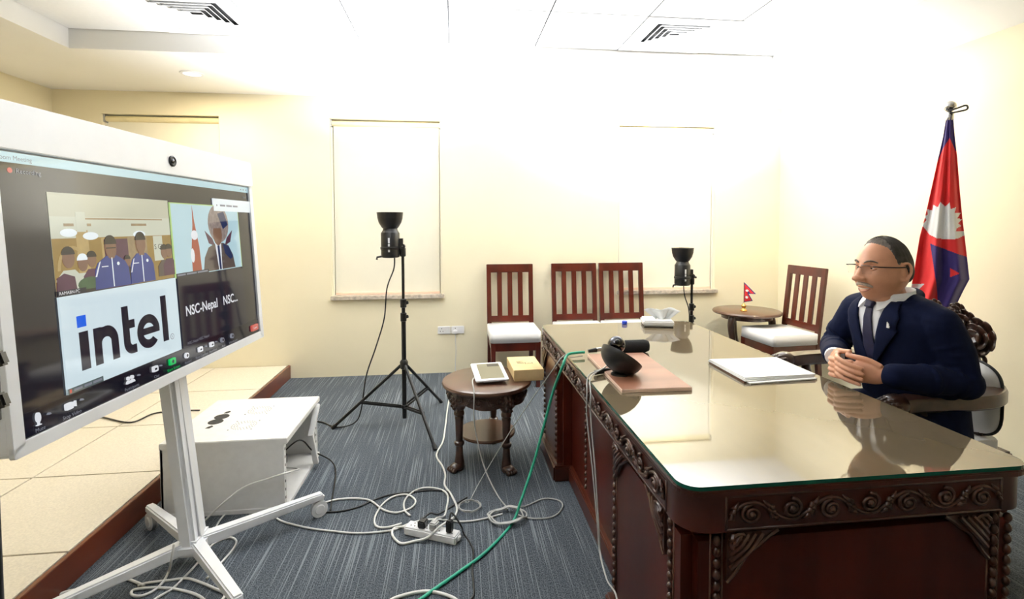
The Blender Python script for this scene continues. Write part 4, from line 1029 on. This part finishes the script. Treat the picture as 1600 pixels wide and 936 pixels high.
HG = np.array([[head_pt(2*PI*i/HN, -PI/2+PI*j/HM) for i in range(HN)] for j in range(HM+1)])
def face_x(y, z):
    q = HG.reshape(-1, 3); q = q[q[:, 0] > .02]; d = (q[:, 1]-y)**2+(q[:, 2]-z)**2; k = np.argsort(d)[:4]
    w_ = 1/(d[k]+1e-8); return float((q[k, 0]*w_).sum()/w_.sum())
body = MB()
vs = [hp(*HG[j][i]) for j in range(HM+1) for i in range(HN)]
body.add(vs, [(j*HN+i, j*HN+(i+1) % HN, (j+1)*HN+(i+1) % HN, (j+1)*HN+i) for j in range(HM) for i in range(HN)])
for s_ in (-1, 1):                                         # ears
    mE = Matrix.Rotation(s_*.35, 3, 'Z')
    ring = [hp(-.012+.017*math.cos(a)-.006*math.sin(a), s_*(.083+.008*math.cos(a+PI)), .0+.033*math.sin(a)) for a in [2*PI*k/18 for k in range(18)]]
    body.tube(ring, .0058, 8, closed=True)
    body.ell(hp(-.008, s_*.078, -.002), (.013, .009, .026), 12, 8); body.ell(hp(-.004, s_*.080, -.030), (.009, .007, .011), 10, 8)
body.ell(hp(.005, 0, -.100), (.054, .052, .032), 18, 12); body.ell(hp(face_x(0, -.027)-.007, 0, -.0270), (.0145, .0165, .0125), 14, 10)
for s_ in (-1, 1): body.ell(hp(face_x(s_*.017, -.031)-.002, s_*.0175, -.0315), (.012, .0085, .0090), 12, 8)
limb(body, [pp(.150, 0, 1.03), pp(.175, 0, 1.09), pp(.195, 0, 1.14)], [.066, .060, .062], 20)
torso(body, .022)
for S_, E_, W_ in ((L_SH, L_EL, L_WR), (R_SH, R_EL, R_WR)): limb(body, [S_, S_.lerp(E_, .5), E_, E_.lerp(W_, .4), W_], [.05, .045, .040, .038, .027])
for sg in (-1, 1): limb(body, [pp(.06, sg*.09, .575), pp(.25, sg*.11, .575), pp(.41, sg*.12, .545), pp(.43, sg*.12, .33), pp(.42, sg*.12, .10), pp(.50, sg*.13, .045)], [.075, .068, .052, .046, .034, .032])
ZH = .017
def palm(a, b, up_, th=.030, wd=.078):
    a, b = Vector(a), Vector(b); d = (b-a); ln = d.length; d.normalize(); n_ = d.cross(Vector(up_)).normalized(); u_ = n_.cross(d)
    m_ = Matrix(((d.x, n_.x, u_.x), (d.y, n_.y, u_.y), (d.z, n_.z, u_.z)))
    body.ell(a.lerp(b, .55)-PR, (ln*.60, th*.55, wd*.52), 18, 12, m_)
    body.ell(a.lerp(b, .80)-PR, (ln*.34, th*.52, wd*.54), 16, 10, m_)
    body.ell(a.lerp(b, .15)-PR, (ln*.4, th*.62, wd*.38), 16, 10, m_)
palm((1.585, 1.655, .805+ZH), (1.497, 1.738, .803+ZH), (0, 0, 1)); palm((1.56, 1.905, .815+ZH), (1.482, 1.795, .818+ZH), (0, 0, 1))
def finger(pts, r0, r1):
    sp = [p-PR for p in spline([Vector(p) for p in pts], 4)]; k = len(sp)
    body.tube(sp, [r0+(r1-r0)*i/(k-1) for i in range(k)], 10); body.ell(sp[-1], (r1, r1, r1), 10, 8)
for i in range(4):
    z = .846-.0205*i+ZH; s_ = (0, .004, .001, -.010)[i]
    finger([(1.484, 1.797, z), (1.463, 1.768, z-.001), (1.470, 1.727-s_, z-.012), (1.497, 1.692-s_, z-.022)], .0098, .0080)
    z = .836-.0205*i+ZH
    finger([(1.498, 1.737, z), (1.472, 1.775, z-.003), (1.470, 1.815, z-.006), (1.492, 1.842-.01*(i == 3), z-.008)], .0095, .0078)
finger([(1.560, 1.675, .832+ZH), (1.535, 1.705, .850+ZH), (1.512, 1.733, .856+ZH), (1.500, 1.765, .856+ZH)], .0125, .0092)
finger([(1.545, 1.875, .840+ZH), (1.520, 1.835, .856+ZH), (1.508, 1.800, .863+ZH), (1.508, 1.764, .870+ZH)], .0125, .0092)
per = link('person', remeshed(body, 'person', .003, 3), 'skin'); per.location = PR
tag(per, 'seated man in a navy suit and tie with glasses, hands clasped at the desk', 'person')
# clothing
mb = MB(); torso(mb, 0, .49, 1.075)
limb(mb, [L_SH, L_SH.lerp(L_EL, .5)+Vector((.012, 0, 0)), L_EL, L_EL.lerp(L_WR, .45), L_EL.lerp(L_WR, .97)], [.073, .068, .062, .055, .046], 18)
limb(mb, [R_SH, R_SH.lerp(R_EL, .5), R_EL, R_EL.lerp(R_WR, .45), R_EL.lerp(R_WR, .90)], [.073, .066, .060, .054, .046], 18)
limb(mb, [pp(.145, -.18, .998), pp(.145, -.12, 1.025), pp(.145, -.07, 1.05), pp(.14, .0, 1.05), pp(.135, .07, 1.05), pp(.13, .12, 1.022), pp(.125, .172, .995)], [.073, .066, .052, .045, .052, .066, .073], 18)
mb.tube([pp(.158-.090*math.cos(a), .090*math.sin(a), 1.088+.012*math.cos(a)-.03*(abs(a)/1.9)**2) for a in [-1.9+3.8*k/20 for k in range(21)]], [.012+.007*math.sin(PI*k/20) for k in range(21)], 10)
for S_, E_, W_ in ((L_SH, L_EL, L_WR), (R_SH, R_EL, R_WR)):   # creases around the elbow
    for k in range(5):
        q = E_.lerp(S_, .10+.13*k); d_ = (E_-S_).normalized(); x_, y_ = frame_of(d_)
        mb.tube([q+(x_*math.cos(a)+y_*math.sin(a))*.064+d_*.014*math.sin(a*1+k) for a in [k+PI*1.3*i/10 for i in range(11)]], [.002+.006*math.sin(PI*i/10) for i in range(11)], 6)
        q = E_.lerp(W_, .08+.12*k); d_ = (W_-E_).normalized(); x_, y_ = frame_of(d_)
        mb.tube([q+(x_*math.cos(a)+y_*math.sin(a))*.055+d_*.012*math.sin(a+k*2) for a in [k*2+PI*1.2*i/10 for i in range(11)]], [.002+.005*math.sin(PI*i/10) for i in range(11)], 6)
jk = link('suit_jacket', remeshed(mb, 'suit_jacket', .0055, 5), 'suit', per)
mb = MB()
for sg in (-1, 1): limb(mb, [pp(.04, sg*.095, .585), pp(.25, sg*.11, .585), pp(.41, sg*.12, .55), pp(.435, sg*.12, .33), pp(.425, sg*.12, .10)], [.085, .080, .066, .060, .052])
link('trousers', remeshed(mb, 'trousers', .01, 4), 'suit', per)
for sg in (-1, 1):
    mb = MB(); mb.ell(pp(.40, sg*.12, .06), (.055, .042, .058), 14, 10); mb.ell(pp(.50, sg*.13, .035), (.095, .046, .036), 16, 10); mb.box(pp(.58, sg*.13+.04, 0), pp(.37, sg*.13-.04, .012))
    mb.build('shoe', 'black_plastic', per, smooth=True)
def vpatch(name, rowsf, m, off, th=.004, n=9, k=26):         # rowsf(t) -> (l0, l1, z)
    def top(i, j): a, b, z = rowsf(j); return front(a+(b-a)*i, z, off)
    mb = MB().grid(top, n, k); o = mb.build(name, m, per, smooth='all'); s_ = o.modifiers.new('t', 'SOLIDIFY'); s_.thickness = th; s_.offset = 0; return o
vpatch('shirt_front', lambda t_: (-.066*(1-t_)**.9-.004, .066*(1-t_)**.9+.004, 1.072-.27*t_), 'shirt', .004)
vpatch('tie', lambda t_: (-.015-.018*t_, .015+.018*t_, 1.046-.215*t_), 'tie', .011, .004)
vpatch('tie_knot', lambda t_: (-.024+.010*t_, .024-.010*t_, 1.076-.036*t_), 'tie', .018, .014, 7, 8)
for sg in (-1, 1):
    def lap(t_, sg=sg):
        i0 = .070*(1-t_)**.9+.001; wd = .066*min(1, t_/.35+.42)*(1-.75*max(0, t_-.35)/.65) if t_ < .36 else .078*(1-(t_-.36)/.66)
        a, b = sg*i0, sg*(i0+wd); return (a, b, 1.072-.285*t_)
    vpatch('lapel', lap, 'suit', .011, .006, 8, 30)
    # shirt collar wing
    mb = MB(); A = [pp(.150-.02, sg*.070, 1.098), pp(.205, sg*.052, 1.092), pp(.243, sg*.016, 1.072), pp(.262, sg*.040, 1.032), pp(.225, sg*.076, 1.058), pp(.150, sg*.088, 1.068)]
    n_ = pp(.006, sg*.006, .002)
    mb.add([p for p in A]+[p+n_ for p in A], [tuple(range(6)), tuple(range(6, 12))[::-1]]+[(i, (i+1) % 6, 6+(i+1) % 6, 6+i) for i in range(6)]); mb.build('collar_wing', 'shirt', per)
ring = [(pp(.163+.078*math.cos(a), .080*math.sin(a), 1.080-.012*math.cos(a))) for a in [2*PI*k/28 for k in range(28)]]
mb = MB(); vs = [p+Vector((0, 0, -.022)) for p in ring]+[p+Vector((0, 0, .024))+(HC-p)*.03 for p in ring]
mb.add(vs, [(i, (i+1) % 28, 28+(i+1) % 28, 28+i) for i in range(28)]); o = mb.build('collar_band', 'shirt', per, smooth='all'); o.modifiers.new('t', 'SOLIDIFY').thickness = .005
for S_, W_ in ((L_EL, L_WR), (R_EL, R_WR)):
    d_ = (W_-S_).normalized(); e_ = .004 if W_ is L_WR else .030; MB().tube([W_-d_*.03, W_+d_*e_], [.037, .0345], 20).build('shirt_cuff', 'shirt', per, smooth=True)
o = front(.098, .985, .020); MB().prism([(-.006, -.010), (.006, -.010), (.007, -.002), (.002, .002), (.005, .004), (-.004, .013)], lambda a, b, d: o+pp(d, a, b), 0, .003).build('lapel_pin', 'flag_white', per)
# hair, brows, moustache
def hl(x):
    ks = [(-.13, -.075), (-.075, -.060), (-.045, -.035), (-.024, .010), (.0, .030), (.010, .012), (.018, .040), (.030, .078), (.055, .098), (.078, .112), (.13, .116)]
    for (a, b), (c_, d_) in zip(ks, ks[1:]):
        if a <= x <= c_: return b+(d_-b)*(x-a)/(c_-a)
    return ks[-1][1]
n3 = {}; hv = []; hf = []; hm = []
def hmask(p): return max(0, min(1, (p[2]-hl(p[0]))/.022))
for j in range(HM+1):
    for i in range(HN):
        p = HG[j][i]; m_ = hmask(p); q = p/np.linalg.norm(p/np.array([.1, .08, .128])**1) if False else p
        nrm = p/np.array([.0110, .0065, .0165]); nrm = nrm/np.linalg.norm(nrm)
        th_ = .0065*m_*(1 if p[0] < .03 else .55)+.0018*math.sin(i*2.3+j*.2)*m_-.003*(1-m_)
        hv.append(hp(*(p+nrm*th_)))
for j in range(HM):
    for i in range(HN):
        q = (j*HN+i, j*HN+(i+1) % HN, (j+1)*HN+(i+1) % HN, (j+1)*HN+i)
        if max(hmask(HG[a//HN][a % HN]) for a in q) > 0:
            hf.append(q); c_ = HG[j][i]; hm.append(1 if c_[0] > .030 or (c_[2] < .03 and c_[0] > -.02) else 0)
mb = MB(); mb.v = hv; mb.f = hf; mb.mi = hm
mb.build('hair', ['hair', 'hair_grey'], per, smooth='all', recalc=False)
for sg in (-1, 1):
    pts = [(sg*.012, .032), (sg*.024, .039), (sg*.038, .040), (sg*.050, .033)]
    MB().tube(spline([hp(face_x(y, z)+.001, y, z) for y, z in pts], 4), [.0016+.0018*math.sin(PI*(i+1)/14) for i in range(13)], 6).build('eyebrow', 'hair_grey', per, smooth='all')
    ex_ = face_x(sg*.031, .013)
    e_ = MB().ell(hp(ex_-.0065, sg*.031, .0125), (.0115, .0115, .0085), 14, 10).build('eye', 'eye_white', per, smooth='all')
    MB().ell(hp(ex_+.0032, sg*.030, .0125), (.0026, .0050, .0050), 10, 8).build('iris', 'eye_dark', e_, smooth='all')
    for zz, yy, r_ in ((.0195, 0, .0042), (.0055, 0, .0036)):
        MB().tube(spline([hp(ex_-.004, sg*.018, .0125), hp(ex_+.0038, sg*.025, zz-.001), hp(ex_+.0038, sg*.034, zz), hp(ex_-.005, sg*.045, .0115)], 5), r_, 8).build('eyelid', 'skin', per, smooth='all')
pts = [(-.034, -.060), (-.02, -.0515), (-.006, -.0485), (.006, -.0485), (.02, -.0515), (.034, -.060)]
k = 21; MB().tube(spline([hp(face_x(y, z)+.0005, y, z) for y, z in pts], 4), [.0026+.0052*math.sin(PI*(i+.6)/k)**.6 for i in range(k)], 8).build('moustache', 'moustache', per, smooth='all')
MB().tube(spline([hp(face_x(y, z)+.0012, y, z) for y, z in ((-.024, -.066), (-.01, -.0685), (.01, -.0685), (.024, -.066))], 4), [.0008+.0014*math.sin(PI*(i+.5)/13) for i in range(13)], 8).build('teeth', 'teeth', per, smooth='all')
MB().tube(spline([hp(face_x(y, z)-.001, y, z) for y, z in ((-.027, -.067), (-.012, -.078), (.012, -.078), (.027, -.067))], 4), [.0010+.0018*math.sin(PI*(i+.5)/13) for i in range(13)], 8).build('lip', 'skin_lip', per, smooth='all')
# glasses
gl = bpy.data.objects.new('glasses', None); C.objects.link(gl); gl.parent = per
gx = face_x(0, .02)+.007
mbf = MB()
for sg in (-1, 1):
    lens = [hp(gx-.004-.10*abs(y)*abs(y)*3, sg*y, z) for y, z in rrect(.008, -.010, .054, .022, .009, 4)]
    k = len(lens); q = hp(gx-.006, sg*.031, .006)-hp(gx-.008, sg*.031, .006)
    MB().add(lens+[p+q*.7 for p in lens], [tuple(range(k)), tuple(range(k, 2*k))[::-1]]+[(i, (i+1) % k, k+(i+1) % k, k+i) for i in range(k)]).build('lens', 'lens_glass', per)
    mbf.tube([hp(gx-.003-.3*y*y, sg*y, .0225) for y in (.008, .02, .031, .043, .056)], .0014, 6)
    mbf.tube([hp(gx-.006, sg*.056, .021), hp(gx-.018, sg*.074, .020), hp(.03, sg*.086, .018), hp(-.015, sg*.087, .018), hp(-.028, sg*.083, .005)], .0025, 6)
mbf.tube([hp(gx-.003, -.008, .014), hp(gx+.001, 0, .017), hp(gx-.003, .008, .014)], .0012, 6)
bpy.data.objects.remove(gl)
mbf.build('glasses_frame', 'black_metal', per, smooth='all')

# ================================================================ POWER STRIP AND CABLES
def plane_y(u, v, Y):
    d = _rt*((u-CX)/FPX) - _up*((v-CY)/FPX) + _fw; return Vector((0, 0, CAMH))+d*(Y/d.y)
def plane_x(u, v, X):
    d = _rt*((u-CX)/FPX) - _up*((v-CY)/FPX) + _fw; return Vector((0, 0, CAMH))+d*(X/d.x)
sa, sb = at(636, 830, 0), at(716, 847, 0); sd_ = (sb-sa); sl = sd_.length; ra_ = math.atan2(sd_.y, sd_.x)
ps = thing('power_strip', 'white extension socket strip lying on the carpet among cables', 'power strip', tuple((sa+sb)/2), ra_)
B((-sl/2, -.030, 0), (sl/2, .030, .036)).build('housing', 'socket_white', ps, bevel=.005)
for k in range(4):
    c = -sl/2+.035+k*(sl-.07)/3
    so_ = B((c-.019, -.022, .036), (c+.019, .022, .0372)).build('socket', 'socket_white', ps, bevel=.0005, segs=1)
    for a, b in ((0, .011), (-.009, -.008), (.009, -.008)): MB().tube([(c+a, b, .0370), (c+a, b, .0378)], .0032, 8).build('pin_hole', 'dark_gap', so_)
B((sl/2-.001, -.012, .010), (sl/2+.010, .012, .028)).build('switch', 'socket_white', ps, bevel=.003)
def on_strip(x, z=.036): return ps.location+Matrix.Rotation(ra_, 3, 'Z') @ Vector((x, 0, z))
def cable(pts, m, label, r=.004, name='cable', cat='cable', sub=8, group=None):
    return tag(MB().tube(spline(pts, sub), r, 8).build(name, m, smooth='all'), label, cat, group)
def fl_(pxs, z=.006): return [at(u, v, z) for u, v in pxs]
def cable_plug(pts, m, label, pm, pos, size, r=.004):
    t = thing('power_cable', label, 'cable', tuple(pos), ra_)
    B((-size[0]/2, -size[1]/2, 0), (size[0]/2, size[1]/2, size[2])).build('plug', pm, t, bevel=.005)
    iv = Matrix.Rotation(-ra_, 3, 'Z'); MB().tube([iv @ (p-t.location) for p in spline(pts, 8)], r, 8).build('lead', m, t, smooth='all')
    return t
cable(fl_([(706, 592), (703, 615), (699, 640), (696, 665), (692, 690), (682, 711), (691, 728), (696, 742), (695, 758), (705, 773), (714, 793), (711, 806)])+[at(704, 812, .045), at(686, 824, .05), at(668, 840, .02)]+fl_([(646, 846), (626, 849), (613, 836), (617, 825)])+[on_strip(-sl/2, .02)], 'cable_white', 'thick white lead of the power strip running back behind the stool', .0055)
cable(fl_([(505, 786), (530, 780), (560, 779), (580, 783), (598, 796), (620, 801), (643, 793), (649, 782), (636, 773), (615, 776), (598, 788), (586, 808), (588, 822), (605, 824), (628, 818)]), 'cable_white', 'white cord in a double loop left of the power strip', .0048)
p_ = on_strip(.01, .036)
cable_plug(fl_([(641, 806), (632, 796), (633, 781), (648, 767), (668, 762), (691, 766), (700, 776), (698, 793), (694, 806)])+[p_+Vector((.01, .03, .03)), p_+Vector((0, 0, .03))], 'cable_white', 'white cord arching behind the power strip into its grey plug', 'cable_grey', p_, (.034, .040, .034), .0048)
p_ = on_strip(-.045, .036)
cable_plug([p_+Vector((0, .01, .03)), p_+Vector((.03, .05, .03))]+fl_([(686, 803), (711, 788), (730, 777)], .006), 'cable_black', 'black plugged cord in the middle of the power strip', 'black_plastic', p_, (.036, .042, .032), .004)
p_ = on_strip(.085, .036)
cable_plug([p_+Vector((0, 0, .05)), p_+Vector((.01, .02, .075)), p_+Vector((.05, -.01, .03))]+fl_([(724, 832), (736, 851), (740, 864), (738, 887), (740, 914), (739, 932), (725, 945), (700, 960)]), 'cable_black', 'black cord with an upright plug at the end of the power strip', 'black_plastic', p_, (.026, .030, .055), .004)
cable(fl_([(497, 800), (530, 799), (560, 792), (585, 781), (610, 773), (643, 769), (673, 766), (698, 768), (703, 775)], .005), 'cable_black', 'black cable lying between the castor and the stool', .004)
cable(fl_([(600, 948), (614, 936), (643, 927), (668, 924), (691, 928), (711, 936), (725, 950)]), 'cable_white', 'white cable arc crossing under the green cable', .006)
# green microphone lead
cable([Vector((.60, 2.286, .782)), Vector((.56, 2.28, .782)), Vector((.515, 2.27, .775)), at(878, 575, .73), at(865, 610, .60), at(850, 665, .42), at(835, 720, .24), at(815, 780, .09)]+fl_([(800, 818), (762, 860), (720, 892), (680, 920), (655, 938), (620, 962)], .008), 'cable_green', 'green cable running from the microphone over the desk edge to the floor', .0065)
# thin leads of the ball camera
for k, (dx, sc) in enumerate(((0, 0), (6, 1))):
    pts = [Vector((.668, 2.06, .80)), Vector((.60, 2.00, .785)), Vector((.53+.004*k, 1.955-.02*k, .772)), plane_x(917+dx, 618, .503)]
    pts += [plane_x(u+dx*(1-i/6), v, .503) for i, (u, v) in enumerate(((917, 650), (921, 690), (926, 735), (930, 780), (934, 826), (937, 863)))]+[plane_x(948, 905, .49), plane_x(965, 945, .47), Vector((.46, 1.45, .006)), Vector((.42, 1.2, .006))]
    cable(pts, 'cable_grey', ['thin grey cable from the ball camera hanging down the desk side', 'second thin grey cable hanging beside it from the ball camera stand'][k], .0026)
B_ = thing('cable_adapter', 'small black cable adapter on the desk by the ball camera', 'adapter', (.60, 2.005, DZ), math.radians(25))
MB().tube([(-.035, 0, .012), (.03, 0, .012)], .010, 12).build('barrel', 'black_plastic', B_, smooth=True); MB().tube([(.03, 0, .012), (.055, 0, .016)], [.010, .005], 10).build('strain_relief', 'black_plastic', B_, smooth=True)
# thin lead with a small coil
c0 = at(734, 793, .008); rr_ = .052
coil = [c0+Vector((rr_*(1+.05*math.sin(k*.7))*math.cos(a), rr_*.95*math.sin(a), .004+.002*(k % 5))) for k, a in enumerate([PI/2+2*PI*k/14 for k in range(14*4)])]
cable([Vector((.60, 2.32, .768)), Vector((.515, 2.31, .768)), at(862, 580, .70), at(800, 670, .34), at(750, 752, .04)]+coil, 'cable_grey', 'thin pale lead stretched from the desk to a small coil on the carpet', .0022, sub=4)
# tablet lead and its bundle
c1 = at(792, 808, .01)
bun = [c1+Vector((.085*(1+.12*math.sin(k*1.3))*math.cos(a), .062*(1+.1*math.cos(k*.9))*math.sin(a), .004+.004*(k % 4))) for k, a in enumerate([PI*.6+2*PI*k/12 for k in range(12*4)])]
cable([Vector((.105, 2.86, SZ+.03)), Vector((.095, 2.79, SZ+.03)), Vector((.10, 2.69, SZ+.0)), at(741, 660, .32), at(752, 715, .14), at(765, 750, .05)]+fl_([(780, 778), (793, 795)])+bun+fl_([(820, 791), (850, 779), (875, 783), (878, 795), (862, 808), (830, 810), (808, 804)]), 'cable_grey', 'pale tablet lead falling from the stool into a bundle of loops', .0034, sub=4)
cable(fl_([(785, 803), (750, 812), (720, 815), (690, 812), (665, 812), (640, 818), (610, 829), (560, 833), (520, 830), (482, 825), (442, 815), (428, 806), (410, 793), (386, 789), (358, 799), (341, 817), (329, 845), (318, 868)]), 'cable_white', 'long pale cable from the bundle of loops to the display base', .004)
# around the display base and the cabinet
cable([Vector((-.90, 2.75, .10)), Vector((-.80, 2.66, .13)), plane_y(450, 738, 2.475), plane_y(422, 747, 2.475), plane_y(382, 761, 2.47), plane_y(350, 785, 2.45)]+fl_([(321, 812), (299, 828), (285, 838)]), 'cable_white', 'white cable drooping from the open cabinet past its side', .0045)
cable(fl_([(60, 950), (80, 936), (102, 925), (134, 920), (170, 917), (169, 909), (179, 901), (200, 905), (225, 915)]), 'cable_white', 'white cable trailing from the display base towards the platform edge', .005)
cable([at(272, 850, .14), at(268, 875, .08)]+fl_([(264, 892), (255, 909), (240, 923), (221, 931), (207, 930), (207, 923), (226, 919), (262, 919), (294, 925), (315, 934), (330, 950)]), 'cable_white', 'white cable dropping down the display column and curling on the floor', .005)
cable(fl_([(323, 904), (343, 882), (364, 858), (369, 845), (357, 840), (332, 851), (311, 877), (283, 907), (268, 921), (249, 932), (230, 945)]), 'cable_white', 'white cable looped around the right leg of the display base', .0042)
cable(fl_([(215, 915), (230, 911), (262, 907), (292, 904), (318, 912), (336, 920), (351, 928), (345, 940)]), 'cable_white', 'short white cable lying across under the display base', .0048)
cable(fl_([(300, 890), (285, 905), (262, 925), (235, 940)]), 'cable_grey', 'grey cable under the display base', .004)
cable(fl_([(150, 650), (165, 653), (205, 660), (241, 646), (281, 642), (312, 641)], PH+.007), 'cable_black', 'black cable lying on the platform tiles behind the display', .005)
cable([Vector((-1.10, 2.75, .08)), Vector((-.95, 2.78, .14)), Vector((-.85, 2.85, .20)), Vector((-.80, 2.93, .10)), Vector((-.72, 3.0, .007)), Vector((-.66, 2.85, .007)), Vector((-.62, 2.6, .007)), Vector((-.60, 2.47, .006))], 'cable_black', 'black cable coming out of the open cabinet door', .004)
